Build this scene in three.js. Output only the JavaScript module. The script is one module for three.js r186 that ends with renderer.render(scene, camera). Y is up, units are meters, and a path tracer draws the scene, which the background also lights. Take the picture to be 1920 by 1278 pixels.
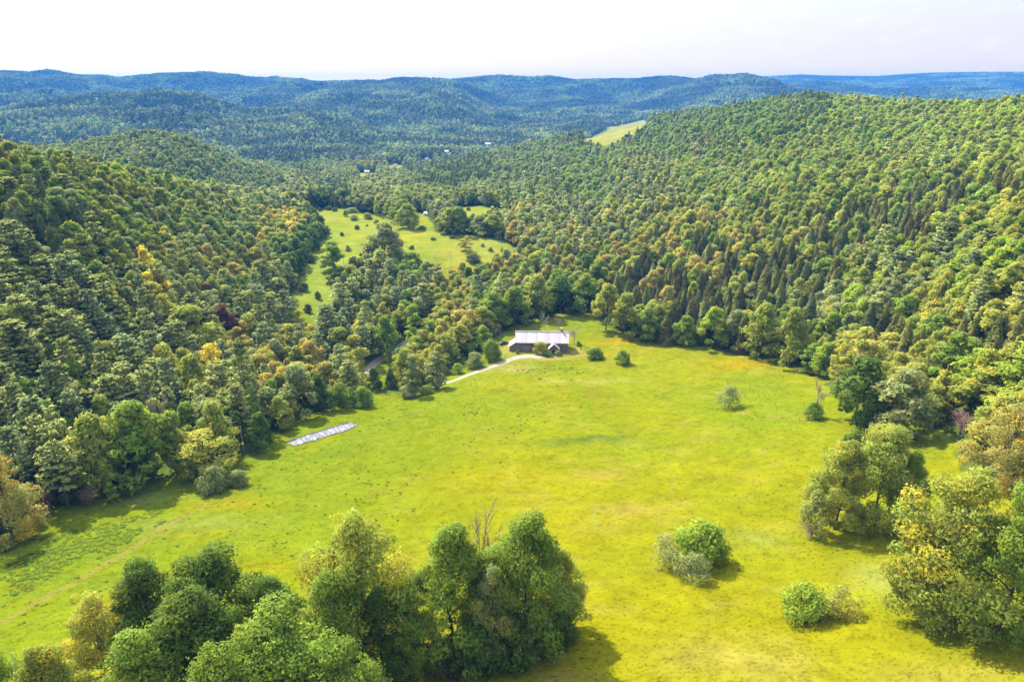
import * as THREE from 'three';
import { mergeGeometries } from 'three/addons/utils/BufferGeometryUtils.js';

// ------------------------------------------------------------------ camera, sky, sun, exposure
const PW = 1920, PH = 1278, FL = 1281, EYE = 100, PITCH = Math.atan(479 / FL);
const SP = Math.sin(PITCH), CP = Math.cos(PITCH), DEG = Math.PI / 180;
const lerp = (a, b, t) => a + (b - a) * t, clamp = (x, a, b) => Math.min(b, Math.max(a, x));
const smooth = (a, b, x) => { const t = clamp((x - a) / (b - a), 0, 1); return t * t * (3 - 2 * t); };
const scene = new THREE.Scene();
const camera = new THREE.PerspectiveCamera(2 * Math.atan(PH / 2 / FL) / DEG, PW / PH, 0.5, 30000);
camera.position.set(0, EYE, 0);
camera.rotation.x = -PITCH;
const EXPOSURE = 2.7;
const SUN_EL = 48 * DEG, SUN_AZ = -40 * DEG;                       // azimuth from straight ahead, left is negative
const toSun = new THREE.Vector3(Math.sin(SUN_AZ) * Math.cos(SUN_EL), Math.sin(SUN_EL), -Math.cos(SUN_AZ) * Math.cos(SUN_EL));
const sun = new THREE.DirectionalLight(new THREE.Color(1.0, 0.94, 0.82), 5);
sun.position.copy(toSun).multiplyScalar(1500).add(new THREE.Vector3(0, 0, -400));
sun.target.position.set(0, 0, -400);
sun.castShadow = true;
sun.shadow.mapSize.set(4096, 4096);
Object.assign(sun.shadow.camera, { left: -900, right: 900, top: 900, bottom: -900, near: 10, far: 4000 });
scene.add(sun, sun.target);
{
  const w = 2048, h = 1024, d = new Float32Array(w * h * 4), v = new THREE.Vector3();
  for (let r = 0; r < h; r++) for (let c = 0; c < w; c++) {
    const el = ((r + 0.5) / h - 0.5) * Math.PI, az = ((c + 0.5) / w - 0.5) * 2 * Math.PI;
    v.set(Math.cos(az) * Math.cos(el), Math.sin(el), Math.sin(az) * Math.cos(el));
    const ang = Math.acos(Math.min(1, Math.max(-1, v.dot(toSun)))) / DEG, e = Math.max(0, el) / DEG;
    const k = Math.exp(-e / 16), glow = Math.exp(-((ang / 34) ** 2)), wide = Math.exp(-((ang / 75) ** 2));
    const z = [0.34, 0.43, 0.60], ho = [0.21, 0.185, 0.19], wm = [0.26, 0.09, -0.06];
    for (let i = 0; i < 3; i++) d[(r * w + c) * 4 + i] = z[i] + (ho[i] - z[i]) * k + [0.9, 0.86, 0.8][i] * glow * 0.6 + wide * [0.28, 0.27, 0.27][i] + wm[i] * Math.exp(-e / 1.6);
    if (e > 0.8 && e < 9) { // a few faint wisps low over the hills
      const q = Math.max(0, noise(az * 30, e * 2.6) * 0.6 + noise(az * 75 + 9, e * 6) * 0.4 - 0.60) * 0.10 * smooth(0.8, 2, e) * smooth(9, 5, e); for (let i = 0; i < 3; i++) d[(r * w + c) * 4 + i] += q; }
    d[(r * w + c) * 4 + 3] = 1;
  }
  const t = new THREE.DataTexture(d, w, h, THREE.RGBAFormat, THREE.FloatType);
  t.mapping = THREE.EquirectangularReflectionMapping; t.magFilter = THREE.LinearFilter; t.minFilter = THREE.LinearFilter; t.needsUpdate = true;
  scene.background = t; scene.environment = t;
}
scene.fog = new THREE.FogExp2(new THREE.Color(0.06, 0.37, 1.0), 0.000092);
const renderer = new THREE.WebGLRenderer({ antialias: true });
renderer.toneMapping = THREE.LinearToneMapping;
renderer.toneMappingExposure = EXPOSURE;
renderer.shadowMap.enabled = true;

// ------------------------------------------------------------------ small helpers
function rng(seed) { let s = seed | 0; return () => { s = (s + 0x6d2b79f5) | 0; let t = Math.imul(s ^ (s >>> 15), 1 | s); t = (t + Math.imul(t ^ (t >>> 7), 61 | t)) ^ t; return ((t ^ (t >>> 14)) >>> 0) / 4294967296; }; }
function hash2(ix, iy) { let n = Math.imul(ix, 374761393) + Math.imul(iy, 668265263) | 0; n = Math.imul(n ^ (n >>> 13), 1274126177); return ((n ^ (n >>> 16)) >>> 0) / 4294967296; }
function noise(x, y) { const ix = Math.floor(x), iy = Math.floor(y), fx = x - ix, fy = y - iy, u = fx * fx * (3 - 2 * fx), v = fy * fy * (3 - 2 * fy);
  const a = hash2(ix, iy), b = hash2(ix + 1, iy), c = hash2(ix, iy + 1), d = hash2(ix + 1, iy + 1); return a + (b - a) * u + (c - a) * v + (a - b - c + d) * u * v; }
const fbm = (x, y, o = 4) => { let s = 0, a = 0.5, n = 0; for (let i = 0; i < o; i++) { s += a * noise(x + i * 17.3, y - i * 9.1); n += a; a *= 0.5; x *= 2.03; y *= 2.03; } return s / n; };
const taken = new Map();
function numbered(name) { const n = taken.get(name) ?? 0; taken.set(name, n + 1); return n ? `${name}_${String(n).padStart(3, '0')}` : name; }
function shade(o) { o.traverse((m) => { if (m.isMesh) { m.castShadow = true; m.receiveShadow = true; } }); return o; }
function thing(name, label, category, pos = [0, 0, 0], turn = 0, group) {
  const o = new THREE.Group(); o.name = numbered(name); o.position.set(...pos); o.rotation.y = turn;
  o.userData = { label, category }; if (group) o.userData.group = group; scene.add(o); return o;
}
function part(name, geo, mat, parent, kind) { const m = new THREE.Mesh(geo, mat); m.name = name; m.castShadow = m.receiveShadow = true; if (kind) m.userData.kind = kind; parent.add(m); return m; }
function structure(name, geo, mat) { const m = part(numbered(name), geo, mat, scene, 'structure'); return m; }

// photograph pixel -> direction; world point -> photograph pixel
function ray(px, py) { const dx = (px - PW / 2) / FL, dy = (PH / 2 - py) / FL; return [dx, -SP + dy * CP, -(CP + dy * SP)]; }
const azOf = (px, py) => { const r = ray(px, py); return Math.atan2(r[0], -r[2]); };
function atDist(px, py, D) { const r = ray(px, py), k = D / Math.hypot(r[0], r[2]); return [r[0] * k, EYE + r[1] * k, r[2] * k]; }
function atHeight(px, py, y) { const r = ray(px, py), k = (y - EYE) / r[1]; return [r[0] * k, y, r[2] * k]; }
function project(x, y, z) { const Y = y - EYE, zc = -z * CP - Y * SP, yc = Y * CP - z * SP; return [PW / 2 + FL * x / zc, PH / 2 - FL * yc / zc, zc]; }

// ------------------------------------------------------------------ the lie of the land
const spots = [];                                                   // [x, z, y]
for (const [px, py, y] of [
  [100, 1270, 19], [500, 1270, 20], [960, 1270, 19], [1400, 1270, 21], [1850, 1270, 24], [0, 1100, 8], [300, 1100, 10], [700, 1100, 12], [1100, 1100, 12], [1500, 1100, 15], [1850, 1100, 20],
  [0, 1010, 2], [200, 940, -1], [500, 950, 1], [800, 950, 4], [1100, 950, 5], [1400, 950, 8], [1700, 960, 14], [400, 880, -4], [600, 815, -8], [850, 820, -4], [1100, 825, -2], [1350, 830, 1], [1600, 830, 8], [1800, 840, 12],
  [700, 745, -16], [900, 740, -9], [1100, 740, -8], [1350, 740, -6], [1560, 740, 2], [830, 720, -16], [950, 690, -15], [1010, 662, -16], [1100, 668, -16], [1200, 660, -14], [1340, 652, -12], [1500, 692, -6],
  [1010, 615, -17], [1110, 587, -18], [930, 620, -18], [740, 655, -24], [620, 705, -22], [680, 690, -24], [590, 620, -17], [600, 520, -13], [640, 450, -10], [700, 500, -11], [800, 480, -9], [950, 480, -12],
  [870, 520, -17], [750, 400, -8], [600, 392, -8], [850, 430, -8], [930, 395, -10], [800, 600, -23], [850, 560, -20], [1920, 900, 18], [2300, 1100, 30]]) { const p = atHeight(px, py, y); spots.push([p[0], p[2], p[1]]); }
for (const [az, D, y] of [[-14, 850, -24], [0, 800, -24], [-10, 1250, -40], [5, 1200, -40], [-30, 900, -20], [-35, 350, 0], [-45, 250, 6], [-60, 160, 8], [-70, 300, 15], [-80, 900, 20], [30, 700, 0], [45, 500, 10], [60, 250, 30], [75, 500, 40], [80, 120, 30], [-90, 80, 18], [180, 40, 24], [120, 200, 34], [-120, 200, 28], [180, 500, 40], [0, 30, 23], [-40, 60, 19], [45, 60, 25]])
  spots.push([Math.sin(az * DEG) * D, -Math.cos(az * DEG) * D, y]);
const tps = (() => {
  const n = spots.length, m = n + 3, A = [], k = (a, b) => { const r2 = ((a[0] - b[0]) ** 2 + (a[1] - b[1]) ** 2) * 1e-4; return r2 < 1e-12 ? 0 : 0.5 * r2 * Math.log(r2); };
  for (let i = 0; i < m; i++) { const row = new Float64Array(m + 1); A.push(row); }
  for (let i = 0; i < n; i++) { for (let j = 0; j < n; j++) A[i][j] = k(spots[i], spots[j]) + (i === j ? 0.004 : 0); const P = [1, spots[i][0] / 100, spots[i][1] / 100]; for (let j = 0; j < 3; j++) A[i][n + j] = A[n + j][i] = P[j]; A[i][m] = spots[i][2]; }
  for (let c = 0; c < m; c++) { let p = c; for (let r = c + 1; r < m; r++) if (Math.abs(A[r][c]) > Math.abs(A[p][c])) p = r; [A[c], A[p]] = [A[p], A[c]];
    for (let r = c + 1; r < m; r++) { const f = A[r][c] / A[c][c]; if (f) for (let q = c; q <= m; q++) A[r][q] -= f * A[c][q]; } }
  const w = new Float64Array(m);
  for (let r = m - 1; r >= 0; r--) { let s = A[r][m]; for (let q = r + 1; q < m; q++) s -= A[r][q] * w[q]; w[r] = s / A[r][r]; }
  return (x, z) => { let s = w[n] + w[n + 1] * x / 100 + w[n + 2] * z / 100; for (let i = 0; i < n; i++) { const r2 = ((x - spots[i][0]) ** 2 + (z - spots[i][1]) ** 2) * 1e-4; if (r2 > 1e-12) s += w[i] * 0.5 * r2 * Math.log(r2); } return s; };
})();
function track(list) {                                              // smooth lookup of a table sorted by its first column
  return (a) => { const n = list.length; if (a <= list[0][0]) return list[0]; if (a >= list[n - 1][0]) return list[n - 1];
    let i = 1; while (list[i][0] < a) i++; const p = list[i - 1], q = list[i], t = (a - p[0]) / (q[0] - p[0]), s = lerp(t, t * t * (3 - 2 * t), 0.5); return p.map((v, j) => lerp(v, q[j], s)); };
}
const hillLayers = [];
// crest: [px, py of the tree tops, distance]; foot: [px, distance, height]
function hill(crest, foot, { trees = 14, back = 0.25, power = 1.2, rough = 3, scale = 140, pyFoot = 500, crestNoise = 0 } = {}) {
  const top = track(crest.map(([px, py, D]) => { const p = atDist(px, py, D); return [azOf(px, py), D, p[1] - trees]; }));
  const low = track(foot.map(([px, D, y]) => [azOf(px, pyFoot), D, y]));
  hillLayers.push({ top, low, back, power, rough, scale, crestNoise });
}
hill([[560, 368, 860], [640, 350, 900], [720, 334, 950], [800, 313, 1000], [860, 298, 1050], [930, 281, 1100], [1000, 264, 1150], [1100, 243, 1200], [1210, 217, 1220], [1300, 204, 1180], [1400, 190, 1120], [1470, 176, 1070], [1530, 172, 1040], [1600, 178, 1000], [1680, 186, 930], [1750, 186, 850], [1850, 185, 760], [1920, 178, 700], [2100, 170, 640], [2500, 150, 560], [3200, 150, 500]],
  [[560, 740, -30], [800, 660, -26], [960, 540, -18], [1060, 430, -19], [1150, 385, -18], [1340, 330, -13], [1500, 300, -8], [1650, 270, 0], [1800, 230, 9], [1920, 200, 16], [2300, 170, 28], [3200, 150, 30]], { trees: 15, power: 1.12, rough: 7, scale: 120 });
hill([[-1500, 230, 330], [-400, 242, 380], [-100, 262, 395], [0, 270, 390], [100, 284, 400], [200, 307, 430], [300, 330, 480], [400, 347, 540], [470, 362, 600], [530, 378, 640], [600, 420, 660]],
  [[-1500, 140, 8], [-300, 190, 2], [0, 205, 0], [150, 220, -4], [300, 245, -8], [400, 280, -12], [480, 330, -14], [560, 420, -14], [620, 520, -12]], { trees: 15, power: 1.1, rough: 5, scale: 70, pyFoot: 650 });
hill([[-700, 262, 1000], [-200, 272, 1000], [40, 276, 980], [120, 273, 950], [200, 259, 950], [280, 246, 950], [340, 254, 950], [400, 281, 960], [480, 308, 1000], [540, 327, 1050], [620, 342, 1150], [700, 365, 1200]],
  [[-700, 600, 10], [0, 620, 10], [300, 720, -10], [500, 860, -24], [700, 1000, -36]], { rough: 5, power: 1.0 });
hill([[-900, 190, 2500], [-200, 202, 2600], [0, 201, 2650], [90, 186, 2650], [200, 172, 2600], [300, 168, 2550], [370, 173, 2500], [420, 192, 2450], [470, 204, 2400], [540, 203, 2350], [600, 213, 2300], [680, 240, 2200], [760, 283, 2000], [830, 310, 1900]],
  [[-900, 1700, -30], [300, 1600, -44], [600, 1700, -46], [830, 1850, -46]], { rough: 26, scale: 260, power: 1.0, crestNoise: 14 });
hill([[-900, 160, 3600], [-100, 163, 3600], [60, 172, 3500], [200, 186, 3400], [380, 186, 3900], [450, 165, 3900], [540, 156, 3900], [620, 153, 3900], [700, 151, 3800], [760, 145, 3700], [820, 146, 3600], [870, 156, 3600], [920, 174, 3600], [1000, 186, 3700], [1100, 190, 3700], [1200, 186, 3600], [1300, 186, 3500], [1420, 196, 3300], [1560, 200, 3100]],
  [[-900, 2900, -30], [300, 2750, -30], [600, 2500, -35], [900, 2100, -44], [1200, 2200, -40], [1560, 2200, -40]], { rough: 42, scale: 360, power: 1.0, crestNoise: 20 });
hill([[-900, 132, 4700], [-200, 132, 4700], [0, 135, 4700], [60, 138, 4700], [150, 141, 4620], [220, 144, 4620], [300, 138, 4540], [360, 136, 4540], [430, 137, 4540], [470, 142, 4540], [540, 147, 4620], [600, 151, 4700], [700, 156, 4700], [800, 154, 4540], [870, 145, 4450], [940, 140, 4370], [1020, 143, 4370], [1100, 147, 4370], [1180, 148, 4280], [1260, 142, 4200], [1310, 147, 4200], [1360, 140, 4030], [1400, 138, 3950], [1440, 145, 3950], [1470, 160, 4030], [1560, 186, 4200], [1900, 190, 4200]],
  [[-900, 3200, -20], [600, 3520, -20], [1000, 3200, -20], [1400, 2880, -30], [1900, 3040, -30]], { rough: 60, scale: 480, power: 1.0, crestNoise: 30 });
hill([[1200, 168, 5170], [1440, 158, 5170], [1500, 152, 5170], [1560, 152, 5090], [1620, 160, 5090], [1700, 163, 5020], [1780, 161, 4940], [1900, 168, 4790], [2300, 160, 4560]], [[1200, 4480, -20], [1900, 4160, -20]], { rough: 30, scale: 420, power: 1.0 });
hill([[-900, 152, 6840], [500, 153, 6840], [640, 152, 6840], [720, 151, 6840], [900, 158, 6840], [1300, 152, 6990], [1440, 143, 6990], [1500, 140, 6990], [1560, 142, 6990], [1640, 143, 6990], [1700, 139, 6840], [1760, 136, 6840], [1850, 135, 6840], [1920, 135, 6840], [2300, 130, 6840]], [[-900, 6080, 0], [2300, 5840, 0]], { rough: 30, scale: 600, power: 1.0 });
function land(x, z) {
  const D = Math.hypot(x, z), az = Math.atan2(x, -z);
  let h = D < 1300 ? tps(x, z) : -44;
  if (D > 700) h = lerp(h, -44, smooth(700, 1250, D));
  if (D > 140) for (const L of hillLayers) {
    const [, Df, yf] = L.low(az); if (D < Df * 0.9) continue;
    let [, Dc, yc] = L.top(az); if (L.crestNoise) yc += L.crestNoise * (fbm(az * 26 + Dc * 0.01, 3.3, 4) - 0.5); const t = (D - Df) / (Dc - Df); let y;
    if (t < 0) y = yf + t * 60 - 2;
    else if (t <= 1) { y = yf + (yc - yf) * (1 - Math.pow(1 - t, L.power)); const b = smooth(0, 0.25, t) * smooth(1.02, 0.8, t); y += b * L.rough * 3.2 * (fbm(x / L.scale + 40, z / L.scale + 11, 3) - 0.5); }
    else y = yc - Math.pow((D - Dc) / Dc, 1.35) * Dc * L.back;
    if (y > h - 14) { const d = h - y, k = 8; h = Math.abs(d) >= k ? Math.max(h, y) : Math.max(h, y) + (k - Math.abs(d)) ** 2 / (4 * k); }
  }
  const calm = smooth(60, 400, D);
  h += (fbm(x / 26, z / 26, 3) - 0.5) * lerp(0.9, 2.6, calm);
  return h;
}
function ground(px, py) {                                           // where the sight line through a photograph pixel meets the land
  const r = ray(px, py), q = Math.hypot(r[0], r[2]); let a = 30, b = 30;
  for (let D = 30; D < 7800; D *= 1.012) { const k = D / q, y = EYE + r[1] * k; if (y < land(r[0] * k, r[2] * k)) { b = D; break; } a = b = D; }
  for (let i = 0; i < 14; i++) { const D = (a + b) / 2, k = D / q; if (EYE + r[1] * k < land(r[0] * k, r[2] * k)) b = D; else a = D; }
  const k = b / q; return [r[0] * k, land(r[0] * k, r[2] * k), r[2] * k];
}
const topFor = (x, z, py) => { const k = (PH / 2 - py) / FL; return EYE + -z * (k * CP - SP) / (CP + k * SP); };   // height at (x, z) that shows on row py

// ------------------------------------------------------------------ clearings
const poly = (list) => list.map((p) => { const g = ground(...p); return [g[0], g[2]]; });
function inside(P, x, z) { let c = false; for (let i = 0, j = P.length - 1; i < P.length; j = i++) { const a = P[i], b = P[j]; if ((a[1] > z) !== (b[1] > z) && x < (b[0] - a[0]) * (z - a[1]) / (b[1] - a[1]) + a[0]) c = !c; } return c; }
function edgeDistance(P, x, z) { let m = 1e9; for (let i = 0, j = P.length - 1; i < P.length; j = i++) { const [ax, az] = P[j], [bx, bz] = P[i], dx = bx - ax, dz = bz - az, t = clamp(((x - ax) * dx + (z - az) * dz) / (dx * dx + dz * dz), 0, 1); m = Math.min(m, Math.hypot(x - ax - dx * t, z - az - dz * t)); } return m; }
const mainField = [...poly([[-420, 1210], [-150, 1090], [0, 1018], [70, 968], [150, 942], [250, 915], [330, 893], [390, 880], [438, 862], [470, 838], [514, 806], [564, 786], [626, 766], [692, 745], [770, 742], [812, 728], [838, 704], [880, 672], [915, 642], [930, 628], [960, 612], [1010, 598], [1060, 587], [1112, 586], [1135, 610], [1200, 642], [1310, 650], [1380, 664], [1450, 682], [1500, 695], [1550, 715], [1570, 750], [1640, 790], [1720, 792], [1765, 805], [1800, 830], [1815, 870], [1850, 905], [1940, 930], [2100, 990], [2400, 1080]]), [220, 20], [260, 300], [-300, 300], [-260, -20]];
const farMeadow = poly([[600, 392], [650, 392], [690, 402], [720, 410], [760, 415], [800, 428], [830, 440], [880, 438], [930, 446], [972, 468], [960, 492], [930, 508], [905, 520], [870, 535], [830, 540], [815, 520], [770, 505], [735, 508], [690, 500], [655, 505], [642, 540], [624, 570], [618, 620], [582, 640], [545, 605], [546, 560], [560, 535], [574, 498], [594, 468], [618, 440], [600, 420], [570, 395]]);
const upperMeadow = poly([[850, 392], [890, 386], [940, 392], [962, 405], [950, 418], [915, 418], [900, 432], [868, 432], [862, 410]]);
const hillField = poly([[1088, 284], [1108, 256], [1130, 246], [1172, 232], [1206, 224], [1214, 229], [1212, 246], [1190, 266], [1140, 290]]);
const orchard = poly([[770, 398], [800, 402], [815, 430], [790, 432], [762, 418]]);
const strip = poly([[630, 690], [700, 680], [760, 640], [800, 640], [760, 690], [700, 715], [640, 725]]);
const bay = poly([[690, 742], [760, 738], [770, 752], [700, 765]]);
const valleyFields = [poly([[560, 322], [610, 332], [600, 340], [545, 330]]), poly([[800, 250], [850, 248], [845, 253], [800, 254]]), poly([[640, 345], [690, 340], [690, 350], [650, 352]])];
const roadWindow = poly([[678, 738], [686, 694], [722, 668], [738, 688], [730, 738]]);
// open ground before the houses on the valley floor
const pads = [[800, 300], [838, 287], [742, 311], [688, 325], [915, 274]].map((p) => { const g = ground(...p), D = Math.hypot(g[0], g[2]), ux = g[0] / D, uz = g[2] / D, at = (f, s) => [g[0] + ux * f - uz * s, g[2] + uz * f + ux * s]; return [at(14, -16), at(14, 16), at(-60, 14), at(-150, 9), at(-150, -9), at(-60, -14)]; });
const clearings = [...pads, roadWindow, mainField, farMeadow, upperMeadow, hillField, orchard, strip, bay, ...valleyFields];
const open = (x, z) => clearings.some((P) => inside(P, x, z));

// ------------------------------------------------------------------ ground: colours of the meadow, then the sheets
const TX0 = -380, TX1 = 380, TZ0 = -740, TZ1 = 60, TN = 2048;
const maskN = 760, openMask = new Float32Array(maskN * maskN);
for (let j = 0; j < maskN; j++) for (let i = 0; i < maskN; i++) openMask[j * maskN + i] = open(lerp(TX0, TX1, (i + 0.5) / maskN), lerp(TZ0, TZ1, (j + 0.5) / maskN)) ? 1 : 0;
const maskAt = (x, z) => { const u = clamp((x - TX0) / (TX1 - TX0) * maskN - 0.5, 0, maskN - 1.001), v = clamp((z - TZ0) / (TZ1 - TZ0) * maskN - 0.5, 0, maskN - 1.001), i = Math.floor(u), j = Math.floor(v), a = u - i, b = v - j, o = j * maskN + i;
  return lerp(lerp(openMask[o], openMask[o + 1], a), lerp(openMask[o + maskN], openMask[o + maskN + 1], a), b); };
const C = { yellow: [0.150, 0.141, 0.002], lime: [0.104, 0.130, 0.003], green: [0.072, 0.102, 0.007], pale: [0.135, 0.155, 0.036], butter: [0.215, 0.137, 0.002], brown: [0.19, 0.135, 0.03], tan: [0.25, 0.185, 0.065], litter: [0.058, 0.078, 0.012], straw: [0.18, 0.152, 0.026] };
// soft patches: photograph pixel, half-widths in metres across and along the sight line, colour, strength
const patches = [
  [1090, 826, 15, 2.8, [0.050, 0.088, 0.006], 1], [1040, 830, 9, 2.2, C.green, 0.6], [1130, 822, 7, 2.6, [0.062, 0.088, 0.010], 0.8], [1400, 684, 13, 6, C.butter, 0.8], [1365, 678, 8, 5, C.butter, 0.5], [1160, 640, 20, 5, C.butter, 0.5], [1210, 655, 16, 5, C.yellow, 0.9], [1110, 892, 10, 3.4, C.brown, 0.95],
  [1190, 952, 9, 4, C.brown, 0.85], [1140, 985, 7, 4, C.brown, 0.35], [1060, 690, 10, 5, C.green, 0.4], [1010, 695, 12, 6, C.green, 0.5], [1100, 715, 18, 6, [0.2, 0.2, 0.05], 0.4], [960, 760, 16, 8, C.lime, 0.5], [720, 790, 26, 10, C.green, 0.35], [620, 850, 22, 7, C.green, 0.35],
  [960, 900, 28, 10, C.yellow, 0.7], [1300, 900, 40, 22, C.yellow, 0.7], [1450, 980, 16, 10, C.yellow, 0.6], [430, 945, 14, 5, C.butter, 0.3], [370, 1000, 10, 4, C.butter, 0.25], [520, 1060, 12, 7, C.yellow, 0.8], [330, 985, 16, 4, C.pale, 0.5], [200, 1010, 26, 9, C.green, 0.45], [100, 1060, 26, 10, C.green, 0.35],
  [240, 935, 18, 3, C.pale, 0.6], [130, 1000, 14, 5, C.lime, 0.6], [1670, 1090, 7, 6, C.pale, 0.6], [1420, 1010, 8, 4, C.pale, 0.4], [1400, 1240, 10, 6, C.straw, 0.5], [1320, 1230, 8, 5, C.straw, 0.4], [1780, 1275, 10, 5, C.straw, 0.5], [1050, 1260, 5, 2, C.brown, 0.4], [955, 690, 10, 7, C.tan, 0.45], [1080, 662, 6, 5, C.tan, 0.75],
  [965, 655, 8, 10, C.tan, 0.6], [1040, 672, 14, 4, C.tan, 0.55], [1000, 625, 9, 5, C.straw, 0.4], [900, 470, 30, 18, C.straw, 0.4], [780, 455, 24, 12, C.lime, 0.7], [930, 452, 16, 8, C.pale, 0.6], [870, 510, 22, 9, C.butter, 0.35], [700, 430, 26, 14, C.pale, 0.35], [610, 410, 20, 16, C.straw, 0.4], [900, 405, 30, 16, C.straw, 0.5], [830, 472, 8, 6, C.brown, 0.35], [952, 492, 4, 5, [0.14, 0.10, 0.07], 0.9],
  [590, 590, 8, 16, C.lime, 0.5], [1240, 560 + 90, 20, 5, C.lime, 0.5], [1720, 835, 16, 8, C.green, 0.45], [1760, 812, 14, 2.5, [0.30, 0.33, 0.02], 0.8]
].map(([px, py, a, b, col, s]) => { const g = ground(px, py); return { x: g[0], z: g[2], a, b, col, s }; });
const line = (pts) => pts.map((p) => ground(...p));
const fieldTracks = [[line([[-40, 1190], [60, 1135], [170, 1075], [260, 1020], [330, 975], [390, 945]]), 1.0, [0.135, 0.115, 0.022], 0.8], [line([[-40, 1225], [70, 1165], [180, 1100], [275, 1038], [345, 985]]), 0.5, C.green, 0.5], [line([[1045, 678], [1062, 700], [1080, 725], [1095, 755], [1110, 790]]), 2.0, C.lime, 0.85], [line([[560, 850], [640, 812], [720, 785], [800, 765]]), 0.6, C.butter, 0.35], [line([[1370, 1225], [1330, 1180], [1300, 1190]]), 0.4, C.straw, 0.3],
  [line([[1250, 880], [1265, 900], [1255, 930]]), 0.35, C.pale, 0.4], [line([[1118, 945], [1112, 970], [1120, 990]]), 0.4, C.pale, 0.5], [line([[1590, 1105], [1640, 1085], [1660, 1080]]), 0.5, C.brown, 0.4]];
function nearLine(pts, x, z) { let m = 1e9; for (let i = 1; i < pts.length; i++) { const ax = pts[i - 1][0], az = pts[i - 1][2], dx = pts[i][0] - ax, dz = pts[i][2] - az, t = clamp(((x - ax) * dx + (z - az) * dz) / (dx * dx + dz * dz), 0, 1), d = Math.hypot(x - ax - dx * t, z - az - dz * t); if (d < m) m = d; } return m; }
function grassColor(x, z, out) {
  const big = fbm(x / 42 + 5, z / 42 + 9, 3), mid = fbm(x / 9, z / 9 + 31, 3), fine = noise(x / 1.6, z / 1.6), left = smooth(20, -90, x + (z + 150) * 0.25), near = smooth(-160, -60, z);
  let w = clamp((big - 0.33) * 2.0 + near * 0.35, 0, 1) * (1 - 0.6 * left);
  for (let i = 0; i < 3; i++) out[i] = lerp(C.lime[i], C.yellow[i], w * 0.9);
  w = left * 0.45 * smooth(0.35, 0.65, mid); for (let i = 0; i < 3; i++) out[i] = lerp(out[i], C.green[i], w);
  const wx = (noise(x / 4.5, z / 4.5) - 0.5) * 4, wz = (noise(x / 4.5 + 50, z / 4.5) - 0.5) * 4;
  for (const p of patches) { const dx = (x + wx - p.x) / p.a, dz = (z + wz - p.z) / p.b, d = dx * dx + dz * dz; if (d < 4) { const k = p.s * Math.exp(-d * 1.2) * (0.55 + 0.9 * mid); for (let i = 0; i < 3; i++) out[i] = lerp(out[i], p.col[i], Math.min(1, k)); } }
  const stem = smooth(0.5, 0.85, fbm(x / 7 + 7, z / 5, 3)) * 0.35; for (let i = 0; i < 3; i++) out[i] = lerp(out[i], C.straw[i], stem * (1 - left));
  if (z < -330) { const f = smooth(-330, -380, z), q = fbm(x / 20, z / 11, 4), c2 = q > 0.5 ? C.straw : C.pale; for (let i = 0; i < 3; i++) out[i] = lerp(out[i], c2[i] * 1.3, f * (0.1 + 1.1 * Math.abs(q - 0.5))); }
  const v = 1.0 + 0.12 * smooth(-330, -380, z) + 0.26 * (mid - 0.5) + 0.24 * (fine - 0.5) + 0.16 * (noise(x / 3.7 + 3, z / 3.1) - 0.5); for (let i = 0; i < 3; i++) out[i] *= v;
  return out;
}
const toByte = (l) => { const c = l <= 0.0031308 ? l * 12.92 : 1.055 * Math.pow(l, 1 / 2.4) - 0.055; return clamp(Math.round(c * 255), 0, 255); };
const byteTable = new Uint8Array(4097); for (let i = 0; i <= 4096; i++) byteTable[i] = toByte(i / 4096);
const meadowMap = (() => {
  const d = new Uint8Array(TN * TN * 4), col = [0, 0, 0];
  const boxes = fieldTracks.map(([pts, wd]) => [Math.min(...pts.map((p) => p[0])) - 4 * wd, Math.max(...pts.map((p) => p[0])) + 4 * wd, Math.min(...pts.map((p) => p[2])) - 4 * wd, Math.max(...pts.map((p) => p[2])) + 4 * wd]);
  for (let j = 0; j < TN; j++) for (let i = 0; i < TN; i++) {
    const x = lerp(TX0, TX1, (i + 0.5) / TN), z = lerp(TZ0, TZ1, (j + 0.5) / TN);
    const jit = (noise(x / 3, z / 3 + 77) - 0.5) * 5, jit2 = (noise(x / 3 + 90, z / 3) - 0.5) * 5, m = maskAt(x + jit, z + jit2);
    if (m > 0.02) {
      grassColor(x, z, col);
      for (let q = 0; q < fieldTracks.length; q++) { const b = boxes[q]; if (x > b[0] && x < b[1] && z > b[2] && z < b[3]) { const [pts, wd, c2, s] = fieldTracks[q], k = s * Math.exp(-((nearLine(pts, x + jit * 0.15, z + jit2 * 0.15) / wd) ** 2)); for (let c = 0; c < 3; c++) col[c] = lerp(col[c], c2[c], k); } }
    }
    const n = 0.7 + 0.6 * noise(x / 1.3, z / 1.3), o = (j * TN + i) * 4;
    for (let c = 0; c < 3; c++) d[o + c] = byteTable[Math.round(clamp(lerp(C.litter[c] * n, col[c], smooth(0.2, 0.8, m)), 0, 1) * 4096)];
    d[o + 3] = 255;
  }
  const t = new THREE.DataTexture(d, TN, TN, THREE.RGBAFormat); t.colorSpace = THREE.SRGBColorSpace; t.magFilter = THREE.LinearFilter; t.minFilter = THREE.LinearMipmapLinearFilter; t.generateMipmaps = true; t.needsUpdate = true; return t;
})();
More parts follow.
